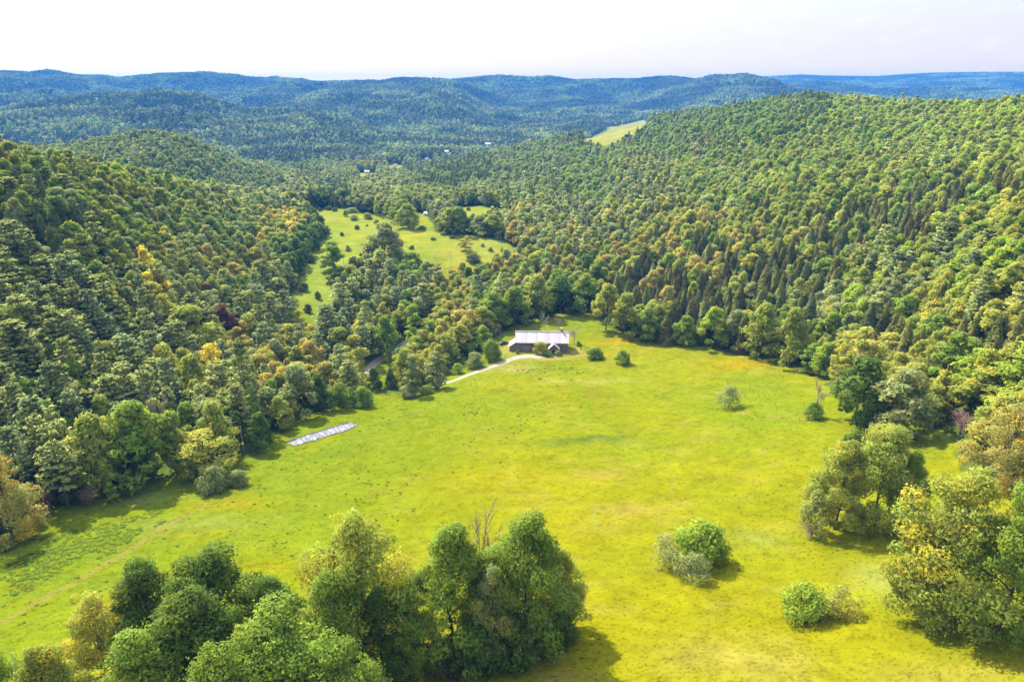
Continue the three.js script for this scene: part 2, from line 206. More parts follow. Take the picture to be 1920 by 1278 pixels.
const turfBump = (() => { const n = 512, d = new Uint8Array(n * n * 4), r = rng(5); const h = new Float32Array(n * n);
  for (let k = 0; k < 5200; k++) { const cx = r() * n, cy = r() * n, R = 3 + r() * 5.5, a = 0.3 + r() * 0.7; for (let y = -8; y <= 8; y++) for (let x = -8; x <= 8; x++) { const q = (x * x + y * y) / (R * R); if (q < 1) { const o = (((cy + y + n) | 0) % n) * n + (((cx + x + n) | 0) % n); h[o] = Math.max(h[o], a * (1 - q)); } } }
  for (let i = 0; i < n * n; i++) { d[i * 4] = d[i * 4 + 1] = d[i * 4 + 2] = h[i] * 255; d[i * 4 + 3] = 255; }
  const t = new THREE.DataTexture(d, n, n, THREE.RGBAFormat); t.wrapS = t.wrapT = THREE.RepeatWrapping; t.magFilter = THREE.LinearFilter; t.repeat.set((TX1 - TX0) / 60, (TZ1 - TZ0) / 60); t.needsUpdate = true; return t; })();
const M = {};
M.meadow = new THREE.MeshPhysicalMaterial({ map: meadowMap, bumpMap: turfBump, bumpScale: 0.10, roughness: 1, specularIntensity: 0 });
M.hills = new THREE.MeshPhysicalMaterial({ vertexColors: true, roughness: 1, specularIntensity: 0 });
const azSteps = []; for (let a = -180; a < -50; a += 5) azSteps.push(a); for (let a = -50; a < 50; a += 0.24) azSteps.push(a); for (let a = 50; a <= 180; a += 5) azSteps.push(a);
const rowsNear = [0.5, 8]; for (let D = 16; D < 60; D *= 1.12) rowsNear.push(D); for (let D = 60; D < 690; D *= 1.009) rowsNear.push(D); rowsNear.push(700);
const rowsFar = [700]; for (let D = 708; D < 7900; D *= 1.013) rowsFar.push(D); rowsFar.push(8000);
function sheet(rows, colored) {
  const na = azSteps.length, pos = new Float32Array(na * rows.length * 3), uv = new Float32Array(na * rows.length * 2), col = colored ? new Float32Array(na * rows.length * 3) : null, idx = [];
  rows.forEach((D, r) => azSteps.forEach((deg, a) => {
    const az = deg * DEG, x = Math.sin(az) * D, z = -Math.cos(az) * D, i = r * na + a;
    pos.set([x, land(x, z), z], i * 3); uv.set([(x - TX0) / (TX1 - TX0), (z - TZ0) / (TZ1 - TZ0)], i * 2);
    if (col) { let c = [0.05, 0.065, 0.022]; if (D < 3200 && open(x, z)) { const n = 0.8 + 0.4 * fbm(x / 30, z / 12, 2); c = [0.17 * n, 0.165 * n, 0.03 * n]; } col.set(c, i * 3); }
    if (r && a) { const b = i - 1, c = i - na, d = c - 1; idx.push(d, c, b, c, i, b); }
  }));
  const g = new THREE.BufferGeometry(); g.setAttribute('position', new THREE.BufferAttribute(pos, 3)); g.setAttribute('uv', new THREE.BufferAttribute(uv, 2)); if (col) g.setAttribute('color', new THREE.BufferAttribute(col, 3));
  g.setIndex(idx); g.computeVertexNormals(); return g;
}
structure('meadow', sheet(rowsNear, false), M.meadow);
structure('hills', sheet(rowsFar, true), M.hills);

// roads: ribbons draped a few centimetres above the turf
M.gravel = new THREE.MeshStandardMaterial({ color: new THREE.Color().setRGB(0.235, 0.195, 0.15), roughness: 1, vertexColors: true });
const roads = [];
function ribbon(name, pixels, widths, label) {
  const pts = pixels.map((p) => { const g = ground(...p); return new THREE.Vector3(g[0], 0, g[2]); }), curve = new THREE.CatmullRomCurve3(pts, false, 'centripetal');
  const n = Math.ceil(curve.getLength() / 0.8), pos = [], col = [], idx = [], m = 7, r = rng(name.length * 7);
  for (let i = 0; i <= n; i++) {
    const u = i / n, p = curve.getPointAt(u), t = curve.getTangentAt(u), f = u * (widths.length - 1), w = lerp(widths[Math.floor(f)], widths[Math.min(widths.length - 1, Math.floor(f) + 1)], f % 1);
    for (let j = 0; j < m; j++) {
      const s = (j / (m - 1) - 0.5) * (w + (j === 0 || j === m - 1 ? (noise(i * 0.35, j * 9 + 3) - 0.5) * 1.0 : 0)), x = p.x - t.z * s, z = p.z + t.x * s, edge = j === 0 || j === m - 1;
      pos.push(x, land(x, z) + (edge ? 0.01 : 0.07), z);
      const rut = j === 2 || j === 4 ? 1.12 : j === 3 ? 0.85 : edge ? 0.72 : 0.95, k = rut * (0.8 + 0.4 * noise(x / 1.5, z / 1.5)); col.push(k, k * (j === 3 || edge ? 1.0 : 0.98), k * (edge || j === 3 ? 0.75 : 1));
      if (i && j) { const a = i * m + j; idx.push(a - m - 1, a - 1, a - m, a - m, a - 1, a); }
    }
  }
  const g = new THREE.BufferGeometry(); g.setAttribute('position', new THREE.Float32BufferAttribute(pos, 3)); g.setAttribute('color', new THREE.Float32BufferAttribute(col, 3)); g.setIndex(idx); g.computeVertexNormals();
  structure(name, g, M.gravel); roads.push(curve.getSpacedPoints(40).map((p) => [p.x, 0, p.z]));
}
ribbon('driveway', [[757, 733], [775, 731], [795, 728], [825, 721], [860, 710], [900, 695], [935, 683], [960, 673], [985, 668], [1010, 668], [1022, 668]], [2.2, 2.8, 3.4, 4.4, 5.4]);
ribbon('gravel_road', [[612, 742], [615, 720], [605, 700], [588, 690], [560, 684]], [5, 5, 4.5]);
ribbon('gravel_road', [[640, 735], [665, 712], [695, 688], [715, 672], [740, 655], [765, 640], [790, 625], [815, 612]], [4.5, 5, 5]);

// ------------------------------------------------------------------ how plants are made
class Soup {                                                        // collects leaf cards and tubes into one geometry
  constructor() { this.p = []; this.n = []; this.c = []; this.i = []; }
  card(x, y, z, nx, ny, nz, len, wid, spin, fold, ox, oy, oz, c, r) {
    let tx = Math.abs(ny) < 0.9 ? -nz : 0, ty = Math.abs(ny) < 0.9 ? 0 : nz, tz = Math.abs(ny) < 0.9 ? nx : -ny; let l = Math.hypot(tx, ty, tz) || 1; tx /= l; ty /= l; tz /= l;
    let bx = ny * tz - nz * ty, by = nz * tx - nx * tz, bz = nx * ty - ny * tx; const cs = Math.cos(spin), sn = Math.sin(spin);
    const ax = tx * cs + bx * sn, ay = ty * cs + by * sn, az = tz * cs + bz * sn, wx = bx * cs - tx * sn, wy = by * cs - ty * sn, wz = bz * cs - tz * sn, o = this.p.length / 3, f = fold * wid;
    const q = [[len, 0.15 * wid, f], [-0.55 * len, wid, -f], [-0.75 * len, -wid, f]];
    for (const [a, w, h] of q) { const j = 0.85 + 0.6 * r(); this.p.push(x + (ax * a + wx * w) * j + nx * h, y + (ay * a + wy * w) * j + ny * h, z + (az * a + wz * w) * j + nz * h); this.n.push(ox, oy, oz); this.c.push(c[0], c[1], c[2]); }
    const P = this.p, k = o * 3, ux = P[k + 3] - P[k], uy = P[k + 4] - P[k + 1], uz = P[k + 5] - P[k + 2], vx = P[k + 6] - P[k], vy = P[k + 7] - P[k + 1], vz = P[k + 8] - P[k + 2];
    if ((uy * vz - uz * vy) * ox + (uz * vx - ux * vz) * oy + (ux * vy - uy * vx) * oz < 0) this.i.push(o, o + 2, o + 1); else this.i.push(o, o + 1, o + 2);   // faces wound outwards
  }
  tube(a, b, ra, rb, sides, c) {
    const d = new THREE.Vector3().subVectors(b, a).normalize(), t = new THREE.Vector3(Math.abs(d.y) > 0.9 ? 1 : 0, Math.abs(d.y) > 0.9 ? 0 : 1, 0).cross(d).normalize(), u = new THREE.Vector3().crossVectors(d, t), o = this.p.length / 3;
    for (let k = 0; k < sides; k++) { const q = k / sides * 2 * Math.PI, cx = Math.cos(q), sx = Math.sin(q), nx = t.x * cx + u.x * sx, ny = t.y * cx + u.y * sx, nz = t.z * cx + u.z * sx;
      this.p.push(a.x + nx * ra, a.y + ny * ra, a.z + nz * ra, b.x + nx * rb, b.y + ny * rb, b.z + nz * rb); this.n.push(nx, ny, nz, nx, ny, nz); this.c.push(...c, ...c); }
    for (let k = 0; k < sides; k++) { const i = o + k * 2, j = o + ((k + 1) % sides) * 2; this.i.push(i, j, i + 1, j, j + 1, i + 1); }
  }
  build() { const g = new THREE.BufferGeometry(); g.setAttribute('position', new THREE.Float32BufferAttribute(this.p, 3)); g.setAttribute('normal', new THREE.Float32BufferAttribute(this.n, 3)); g.setAttribute('color', new THREE.Float32BufferAttribute(this.c, 3)); g.setIndex(this.i); return g; }
}
const V3 = (x, y, z) => new THREE.Vector3(x, y, z), BARK = [1, 1, 1], unit = (a) => { const l = Math.hypot(...a) || 1; return [a[0] / l, a[1] / l, a[2] / l]; };
function around(r) { const y = 2 * r() - 1, a = r() * 2 * Math.PI, s = Math.sqrt(1 - y * y); return [Math.cos(a) * s, y, Math.sin(a) * s]; }
// a bent, tapering limb from a to b
function limb(S, a, b, ra, rb, sides, c, r, bend = 0.12) { const L = a.distanceTo(b), m1 = a.clone().lerp(b, 0.35).add(V3((r() - 0.5) * L * bend, L * bend * 0.5 * r(), (r() - 0.5) * L * bend)), m2 = a.clone().lerp(b, 0.7).add(V3((r() - 0.5) * L * bend, L * bend * 0.6 * r(), (r() - 0.5) * L * bend)); S.tube(a, m1, ra, lerp(ra, rb, 0.35), sides, c); S.tube(m1, m2, lerp(ra, rb, 0.35), lerp(ra, rb, 0.7), sides, c); S.tube(m2, b, lerp(ra, rb, 0.7), rb, sides, c); }
// leafy crown of lobes; accents: lobes that carry another colour (share, multiplier)
function leafy({ seed, H = 18, W = 12, low = 0.22, lobes = 18, leaves = 3000, size = 0.5, accent = 0, accentColor = [1.3, 1.02, 0.65], thin = 0, tall = 0, trunkR = 0.3, sides = 6, wood = 10, bush = false, openTop = 0 }) {
  const r = rng(seed), K = new Soup(), T = new Soup(), mid = (low + 1) / 2 * H, ry = (1 - low) / 2 * H, L = [];
  for (let i = 0; i < lobes; i++) {
    const rr = (lobes > 60 ? 0.10 + 0.19 * r() : bush ? 0.13 + 0.25 * r() : 0.18 + 0.19 * r()) * W / 2 * (lobes < 12 ? 1.5 : lobes < 24 ? 1.25 : 1), f = bush ? Math.pow(r(), 1.2) : Math.pow(r(), 0.85), a = r() * 6.283;
    const prof = tall ? Math.pow(Math.sin(Math.PI * clamp(0.16 + 0.78 * f, 0, 0.97)), 0.7) : Math.pow(Math.sin(Math.PI * clamp(0.27 + 0.7 * f, 0, 0.97)), 0.65), side = 0.80 + 0.38 * noise(a * 1.1 + seed, f * 2.2 + seed * 0.37), R = Math.max(0, W / 2 * prof * side * (0.9 + 0.25 * r()) * (lobes > 60 && r() < 0.16 ? 1.16 : 1) - rr * 0.7), q = f > 0.75 ? Math.sqrt(r()) : 0.5 + 0.5 * Math.sqrt(r()), bottom = low * H + rr * 0.8;
    L.push({ x: Math.cos(a) * R * q, y: bottom + (H - rr * 0.85 - bottom) * f + (lobes > 60 ? (r() - 0.5) * 0.10 * H * (0.4 + f) : 0), z: Math.sin(a) * R * q, r: rr, s: 0.58 + 0.34 * r(), tint: lobes > 60 ? 0.80 + 0.40 * r() : 0.87 + 0.26 * r(), hue: (r() - 0.5) * 0.18, acc: r() < accent, top: f * 2 - 1 });
  }
  L.push({ x: 0, y: mid + ry * 0.1, z: 0, r: W * 0.22, s: 1.2, tint: 0.95, hue: 0, acc: false, top: 0 });
  let total = 0; L.forEach((l) => { total += l.r * l.r; l.cum = total; });
  for (let k = 0; k < leaves; k++) {
    const pick = r() * total, l = L.find((q) => q.cum >= pick); if (openTop && l.top > 0.35 && r() < openTop) continue;
    const d = around(r), deep = r() < 0.16 ? 0.3 + 0.5 * r() : r() < (bush ? 0.24 : 0.15) ? 1.05 + 0.5 * r() * r() : 0.76 + 0.36 * r() * r() + 0.08 * r(), x = l.x + d[0] * l.r * deep, y = l.y + d[1] * l.r * deep * l.s, z = l.z + d[2] * l.r * deep;
    if (y < (bush ? 0.02 * H : low * H * 0.7)) continue;
    const out = unit([x / W * 2 * 0.6 + d[0], (y - mid) / ry * 0.5 + d[1] * 0.9 + 0.35, z / W * 2 * 0.6 + d[2]]), e = around(r), nn = unit([out[0] + e[0] * 0.75, out[1] + e[1] * 0.75, out[2] + e[2] * 0.75]), sn = unit([nn[0] + out[0] * 0.8, nn[1] + out[1] * 0.8, nn[2] + out[2] * 0.8]);
    const b = l.tint * (0.78 + 0.44 * r()), h = l.hue + (r() - 0.5) * 0.16, c = l.acc && r() < 0.8 ? [b * accentColor[0], b * accentColor[1], b * accentColor[2]] : [b * (1 + h), b, b * (1 - h * 0.6)];
    const s = size * (0.6 + 0.8 * r()); K.card(x, y, z, nn[0], nn[1], nn[2], s, s * 0.62, r() * 6.3, (r() - 0.5) * 0.8, sn[0], sn[1], sn[2], c, r);
  }
  const fork = bush ? 0.05 * H : (low + 0.12) * H, a0 = V3(0, -0.6, 0), a1 = V3((r() - 0.5) * 0.6, fork, (r() - 0.5) * 0.6), top = V3((r() - 0.5) * W * 0.1, H * 0.9, (r() - 0.5) * W * 0.1);
  T.tube(a0, V3(0, 0.5, 0), trunkR * 1.5, trunkR, sides, BARK); T.tube(V3(0, 0.5, 0), a1, trunkR, trunkR * 0.8, sides, BARK); limb(T, a1, top, trunkR * 0.75, trunkR * 0.1, Math.max(4, sides - 1), BARK, r, 0.08);
  const far = [...L].sort((p, q) => q.r - p.r).slice(0, wood);
  for (const l of far) { const s = a1.clone().lerp(top, clamp((l.y - fork) / (H - fork) * 0.6, 0, 0.6)), e = V3(l.x, l.y, l.z); limb(T, s, e, trunkR * 0.42, trunkR * 0.12, 4, BARK, r);
    if (size < 0.55 || thin) for (let q = 0; q < (thin ? 7 : 2); q++) { const d = around(r); limb(T, e.clone().lerp(s, 0.25 * r()), V3(l.x + d[0] * l.r, l.y + (Math.abs(d[1]) * 0.9 + 0.1) * l.r, l.z + d[2] * l.r), trunkR * 0.14, trunkR * 0.03, 3, BARK, r); } }
  return { crown: K.build(), trunk: T.build(), H, W };
}
function whitePine({ seed, H = 22, W = 9, bare = 0.35, size = 0.7, per = 9, levels = 13, sides = 6, dense = 1 }) {
  const r = rng(seed), K = new Soup(), T = new Soup(), lean = (r() - 0.5) * 0.8;
  T.tube(V3(0, -0.6, 0), V3(lean * 0.3, H * 0.5, 0), 0.34, 0.22, sides, BARK); T.tube(V3(lean * 0.3, H * 0.5, 0), V3(lean, H * 0.98, 0), 0.22, 0.03, sides, BARK);
  for (let l = 0; l < levels; l++) {
    const f = (l + r() * 0.7) / levels, y = H * (bare + (1 - bare) * f), reach = W / 2 * (0.22 + 0.9 * Math.pow(1 - f, 0.8) * (0.55 + 0.45 * smooth(0, 0.25, f))) * (0.8 + 0.4 * r()), nb = 5 + Math.floor(r() * 3), a0 = r() * 6.3, tone = 0.8 + 0.4 * r();
    for (let b = 0; b < nb; b++) {
      const a = a0 + b / nb * 6.283 + (r() - 0.5) * 0.5, len = reach * (0.65 + 0.5 * r()), ca = Math.cos(a), sa = Math.sin(a), rise = len * (0.10 + 0.22 * r()) * (f > 0.7 ? 1.6 : 1);
      if (size < 0.9) T.tube(V3(lean * f, y, 0), V3(lean * f + ca * len * 0.9, y + rise * 0.8, sa * len * 0.9), 0.06, 0.02, 3, BARK);
      for (let k = 0; k < per * dense; k++) {
        const q = 0.25 + 0.78 * Math.sqrt(r()), side = (r() - 0.5) * len * 0.55 * q, x = lean * f + ca * len * q - sa * side, z = sa * len * q + ca * side, yy = y + rise * q * q + (r() - 0.4) * 0.5;
        const nn = unit([ca * 0.35 + (r() - 0.5) * 0.9, 1, sa * 0.35 + (r() - 0.5) * 0.9]), t = tone * (0.75 + 0.5 * r()), s = size * (0.7 + 0.7 * r());
        K.card(x, yy, z, nn[0], nn[1], nn[2], s, s * 0.42, r() * 6.3, -0.4 - 0.5 * r(), ...unit([nn[0] + ca * 0.4, nn[1], nn[2] + sa * 0.4]), [t * 0.98, t, t * 1.02], r);
      }
    }
  }
  return { crown: K.build(), trunk: T.build(), H, W };
}
function hemlock({ seed, H = 18, W = 7.5, n = 1600, size = 0.6, sides = 5, low = 0.06, ragged = 0.6, blunt = 0.12 }) {
  const r = rng(seed), K = new Soup(), T = new Soup(); T.tube(V3(0, -0.6, 0), V3(0, H * 0.97, 0), 0.26, 0.03, sides, BARK);
  const bumps = Array.from({ length: 44 }, () => [r() * 6.283, r(), 0.6 + 0.5 * r(), 0.75 + 0.5 * r()]);
  for (let k = 0; k < n; k++) {
    const f = 1 - Math.sqrt(r() * 0.99 + 0.004), a = r() * 6.283; let best = 9, m = 1, tone = 1; for (const b of bumps) { const d = Math.abs(((a - b[0] + 9.42) % 6.283) - 3.1416) * (1 - f + 0.1) * 1.3 + Math.abs(f - b[1]) * 5; if (d < best) { best = d; m = b[2]; tone = b[3]; } }
    const R = W / 2 * (Math.pow(1 - f, 0.85 - blunt) * (1 - ragged) + Math.pow(1 - f, 0.85 - blunt) * ragged * 2 * (m - 0.35)) + 0.12, q = 0.5 + 0.42 * Math.sqrt(r()) + 0.38 * r() * r() * r(), ca = Math.cos(a), sa = Math.sin(a), x = ca * R * q, z = sa * R * q, y = H * (low + (1 - low) * f) - R * q * 0.22 + (r() - 0.5) * 0.5;
    const nn = unit([ca * 0.75 + (r() - 0.5) * 0.7, 0.85, sa * 0.75 + (r() - 0.5) * 0.7]), t = tone * (0.75 + 0.5 * r()), s = size * (0.65 + 0.7 * r()) * (f > 0.85 ? 0.6 : 1);
    K.card(x, Math.max(0.1, y), z, nn[0], nn[1], nn[2], s, s * 0.5, Math.atan2(sa, ca) + (r() - 0.5) * 2, -0.3, ...unit([nn[0] + ca * 0.5, nn[1], nn[2] + sa * 0.5]), [t, t, t], r);
  }
  return { crown: K.build(), trunk: T.build(), H, W };
}
function leafless({ seed, H = 14, W = 6, depth = 4, r0 = 0.2, twig = 5, stems = 1 }) {
  const r = rng(seed), T = new Soup(), B = new Soup();
  const grow = (p, d, len, rad, k) => {
    const e = p.clone().addScaledVector(d, len), S = k === depth ? T : B; limb(S, p, e, rad, rad * 0.62, k > 2 ? 5 : 3, BARK, r, 0.1); if (!k) return;
    const nb = k === depth ? twig + 2 : twig; for (let i = 0; i < nb; i++) { const a = r() * 6.283, t = k === depth ? 0.4 + 0.62 * (i / nb) : 0.35 + 0.65 * r(), sp = W / H * (0.75 + 0.5 * r()), dd = V3(d.x + Math.cos(a) * sp, d.y * 0.9 + 0.15, d.z + Math.sin(a) * sp).normalize(); grow(p.clone().lerp(e, t), dd, len * (0.4 + 0.2 * r()), rad * 0.5, k - 1); }
  };
  for (let s = 0; s < stems; s++) grow(V3((r() - 0.5) * (stems - 1) * 0.03, -0.3, (r() - 0.5) * (stems - 1) * 0.03), V3((r() - 0.5) * (0.15 + 0.5 * (stems > 1)), 1, (r() - 0.5) * (0.15 + 0.5 * (stems > 1))).normalize(), H * 0.62, r0, depth);
  return { crown: B.build(), trunk: T.build(), H, W };
}
const many = (n, f) => Array.from({ length: n }, (_, i) => f(i));
const stock = {                                                      // three sizes of detail: near, middle, far
  maple: many(5, (i) => leafy({ seed: 101 + i, H: 18, W: 13, lobes: 95, leaves: 26000, size: 0.17, low: 0.02, wood: 16, accent: i % 2 ? 0.12 : 0 })),
  goldmaple: many(2, (i) => leafy({ seed: 151 + i, H: 18, W: 13, lobes: 85, leaves: 20000, size: 0.17, low: 0.03, wood: 22, accent: 0.28, accentColor: [1.36, 1.07, 0.6], openTop: 0.35 })),
  round: many(5, (i) => leafy({ seed: 201 + i, H: 17, W: 11, lobes: 38, leaves: 3400, size: 0.44, low: 0.03, wood: 5, trunkR: 0.26, sides: 5, accent: i === 3 ? 0.25 : 0.04 })),
  tall: many(4, (i) => leafy({ seed: 301 + i, H: 20, W: 8, lobes: 34, leaves: 3000, size: 0.42, low: 0.04, tall: 1, wood: 5, trunkR: 0.24, sides: 5 })),
  airy: many(3, (i) => leafy({ seed: 351 + i, H: 17, W: 9, lobes: 30, leaves: 2600, size: 0.32, low: 0.08, tall: 1, wood: 12, thin: 1, trunkR: 0.2, sides: 5, openTop: 0.2 })),
  bush: many(4, (i) => leafy({ seed: 401 + i, H: 5, W: 7, lobes: 30, leaves: 4200, size: 0.18, low: 0.0, wood: 10, trunkR: 0.08, sides: 4, bush: true })),
  twiggy: many(3, (i) => leafy({ seed: 451 + i, H: 5, W: 6.5, lobes: 20, leaves: 1700, size: 0.15, low: 0.02, wood: 12, thin: 1, trunkR: 0.09, sides: 4, bush: true })),
  pine: many(4, (i) => whitePine({ seed: 501 + i, W: 10, per: 24, levels: 13, size: 0.48, bare: 0.18 + 0.07 * i })),
  hemlock: many(4, (i) => hemlock({ seed: 601 + i, n: 2500, size: 0.5 })),
  bare: many(2, (i) => leafless({ seed: 701 + i, H: 14, W: 7, depth: 3, twig: 6, r0: 0.2 })),
  thicket: many(2, (i) => leafless({ seed: 751 + i, H: 4, W: 5, depth: 2, twig: 7, r0: 0.06, stems: 6 })),
  roundFar: many(6, (i) => leafy({ seed: 801 + i, H: 16, W: 11, lobes: 22, leaves: 1400, size: 0.62, low: 0.1, wood: 0, sides: 4 })),
  tallFar: many(3, (i) => leafy({ seed: 831 + i, H: 19, W: 8, lobes: 18, leaves: 1100, size: 0.6, low: 0.12, tall: 1, wood: 0, sides: 4 })),
  pineFar: many(4, (i) => whitePine({ seed: 851 + i, W: 10, per: 11, levels: 10, size: 0.72, bare: 0.22, sides: 4 })),
  hemlockFar: many(4, (i) => hemlock({ seed: 871 + i, n: 900, size: 0.72, sides: 4 })),
};
const skin = (rgb, through = 0.35) => new THREE.MeshPhysicalMaterial({ color: new THREE.Color().setRGB(...rgb), vertexColors: true, roughness: 0.95, transmission: through, thickness: 0, specularIntensity: 0.1, side: THREE.DoubleSide });
const leafTone = {
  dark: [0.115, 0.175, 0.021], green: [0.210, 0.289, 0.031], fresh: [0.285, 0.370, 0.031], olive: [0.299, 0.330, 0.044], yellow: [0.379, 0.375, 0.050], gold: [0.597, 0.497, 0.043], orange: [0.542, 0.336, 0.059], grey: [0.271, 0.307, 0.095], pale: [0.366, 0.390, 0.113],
  straw: [0.373, 0.336, 0.072], maroon: [0.150, 0.082, 0.052], pine: [0.278, 0.302, 0.072], bluepine: [0.224, 0.269, 0.088], spruce: [0.122, 0.152, 0.041], hem: [0.153, 0.151, 0.033], rust: [0.407, 0.343, 0.065],
};
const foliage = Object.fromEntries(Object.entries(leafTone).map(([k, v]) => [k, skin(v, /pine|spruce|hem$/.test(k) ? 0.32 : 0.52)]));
const bark = { brown: new THREE.MeshStandardMaterial({ color: new THREE.Color().setRGB(0.085, 0.065, 0.05), roughness: 1 }), grey: new THREE.MeshStandardMaterial({ color: new THREE.Color().setRGB(0.24, 0.20, 0.17), roughness: 1 }), white: new THREE.MeshStandardMaterial({ color: new THREE.Color().setRGB(0.45, 0.42, 0.38), roughness: 1 }), red: new THREE.MeshStandardMaterial({ color: new THREE.Color().setRGB(0.22, 0.12, 0.10), roughness: 1 }) };

// ------------------------------------------------------------------ trees and shrubs that the photograph shows one by one
const KIND = { maple: ['deciduous_tree', 'tree'], goldmaple: ['deciduous_tree', 'tree'], round: ['deciduous_tree', 'tree'], tall: ['deciduous_tree', 'tree'], airy: ['deciduous_tree', 'tree'], bush: ['bush', 'bush'], twiggy: ['bush', 'bush'], pine: ['pine_tree', 'pine tree'], hemlock: ['hemlock_tree', 'conifer'], bare: ['bare_tree', 'bare tree'], thicket: ['bare_bush', 'bush'] };
const planted = [], landmarks = [];
const pickRandom = rng(4242);
function plant(kind, variant, tone, x, y, z, h, w, turn, label, group, wood) {
  const [name, category] = KIND[kind], s = stock[kind][variant % stock[kind].length], o = thing(name, label, category, [x, y, z], turn, group);
  o.scale.set(w / s.W, h / s.H, w / s.W);
  const branchy = kind === 'bare' || kind === 'thicket';
  part('trunk', s.trunk, branchy ? bark[tone] : bark[wood ?? 'brown'], o);
  part(branchy ? 'branches' : 'crown', s.crown, branchy ? bark[tone] : foliage[tone], o);
  planted.push([x, z, w / 2]); return o;
}
let counter = 0;
function seen(kind, px, base, top, wide, tone, label, mark, group, wood) {
  if (/maple|round|tall|airy/.test(kind)) wide *= kind === 'maple' || kind === 'goldmaple' ? 1.1 : 1.12;
  const g = ground(px, base), zc = project(...g)[2], h = Math.max(0.7, topFor(g[0], g[2], top) - g[1]), w = Math.max(0.6, wide * zc / FL);
  counter++; plant(kind, counter, tone, g[0], g[1] - 0.05, g[2], h, w, pickRandom() * 6.28, label, group, wood);
  if (mark) landmarks.push([px, (base + top) / 2, mark]);
}
// foreground clump in the middle
const fore = 'trees of the foreground clumps';
seen('goldmaple', 692, 1240, 958, 190, 'olive', 'tall maple with orange-tinted top and bare grey branches, left end of central clump', 'the orange-topped foreground maple', fore, 'grey');
seen('maple', 640, 1285, 1065, 140, 'green', 'mid green leafy tree at the foot of the orange-topped foreground maple', null, fore);
seen('maple', 852, 1225, 992, 165, 'green', 'bright green maple in the middle of the central foreground clump', 'the bright green foreground maple', fore);
seen('bare', 908, 1150, 944, 75, 'grey', 'leafless grey tree rising behind the central foreground clump', 'the leafless foreground tree', fore);
seen('maple', 985, 1205, 962, 165, 'green', 'tallest dark green maple at the right of the central foreground clump', 'the dark foreground maple', fore);
seen('maple', 1045, 1180, 1030, 100, 'olive', 'olive green round tree at the right edge of the central foreground clump', null, fore);
seen('goldmaple', 925, 1240, 1060, 85, 'grey', 'grey-green small tree in front of the central foreground clump', null, fore);
seen('maple', 770, 1262, 1090, 110, 'green', 'dark green lower tree between the two tallest central foreground maples', null, fore);
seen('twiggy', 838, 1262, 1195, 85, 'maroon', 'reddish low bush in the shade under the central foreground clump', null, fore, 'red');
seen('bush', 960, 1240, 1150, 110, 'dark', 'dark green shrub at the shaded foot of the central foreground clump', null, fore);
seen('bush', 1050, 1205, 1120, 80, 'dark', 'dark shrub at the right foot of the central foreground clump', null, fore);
// foreground clump on the left
seen('maple', 425, 1262, 1032, 190, 'dark', 'dark green maple, highest of the left foreground clump', 'the dark left foreground maple', fore);
seen('maple', 300, 1250, 1056, 160, 'dark', 'dark green maple at the upper left of the left foreground clump', null, fore);
seen('maple', 520, 1265, 1078, 130, 'dark', 'dark green tree at the upper right of the left foreground clump', null, fore);
seen('goldmaple', 215, 1300, 1112, 130, 'yellow', 'golden yellow thin-leaved tree at the left of the left foreground clump', 'the golden foreground tree', fore, 'grey');
seen('maple', 395, 1350, 1112, 210, 'dark', 'dark green maple in the front centre of the left foreground clump', null, fore);
seen('maple', 545, 1370, 1138, 230, 'green', 'broad green maple in front at the right of the left foreground clump', null, fore);
seen('maple', 300, 1420, 1195, 190, 'green', 'mid green tree cut off by the lower edge below the golden foreground tree', null, fore);
seen('maple', 650, 1400, 1190, 170, 'green', 'mid green tree cut off by the lower edge below the orange-topped foreground maple', null, fore);
seen('maple', 450, 1460, 1215, 180, 'green', 'mid green tree cut off by the lower edge, front of the left foreground clump', null, fore);
seen('maple', 130, 1430, 1215, 130, 'olive', 'thin olive green tree with pale branches at the lower left corner', null, fore, 'white');
seen('maple', 10, 1440, 1190, 130, 'fresh', 'bright fresh green tree at the lower left corner of the picture', null, fore);
seen('bare', 70, 1420, 1240, 60, 'white', 'pale leafless tree top sticking up at the lower left edge', null, fore);
seen('maple', 720, 1275, 1105, 110, 'dark', 'dark lower maple at the right foot of the orange-topped foreground maple', null, fore);
seen('maple', 915, 1215, 1035, 110, 'green', 'green maple filling the gap before the leafless foreground tree', null, fore);
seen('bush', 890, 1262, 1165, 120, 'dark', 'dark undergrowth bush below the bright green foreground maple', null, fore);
seen('bush', 1010, 1225, 1130, 110, 'green', 'green leafy shrub below the tallest dark foreground maple', null, fore);
// shrubs on the open field, right half
const fieldShrubs = 'shrubs standing on the open field';
seen('bush', 1312, 1054, 972, 118, 'fresh', 'largest round green bush on the right of the open field', 'the round green field bush', fieldShrubs);
seen('twiggy', 1246, 1060, 996, 72, 'pale', 'grey twiggy bush at the left of the round green field bush', null, fieldShrubs, 'grey');
seen('twiggy', 1298, 1088, 1036, 74, 'grey', 'low grey bush in front of the round green field bush', null, fieldShrubs, 'grey');
seen('bush', 1502, 1154, 1096, 98, 'fresh', 'left of the two low green bushes near the lower right of the field', 'the low bush pair', fieldShrubs);
seen('twiggy', 1570, 1150, 1096, 90, 'yellow', 'right, thinner of the two low bushes near the lower right of the field', null, fieldShrubs, 'grey');
seen('twiggy', 1366, 763, 720, 54, 'grey', 'small gnarled grey-green tree alone on the far right of the field', 'the lone gnarled tree', fieldShrubs);
seen('bare', 1527, 782, 708, 30, 'grey', 'thin leafless tree near the right edge of the field', 'the thin leafless tree', fieldShrubs);
seen('bush', 1524, 784, 752, 38, 'green', 'round green bush at the foot of the thin leafless tree', null, fieldShrubs);
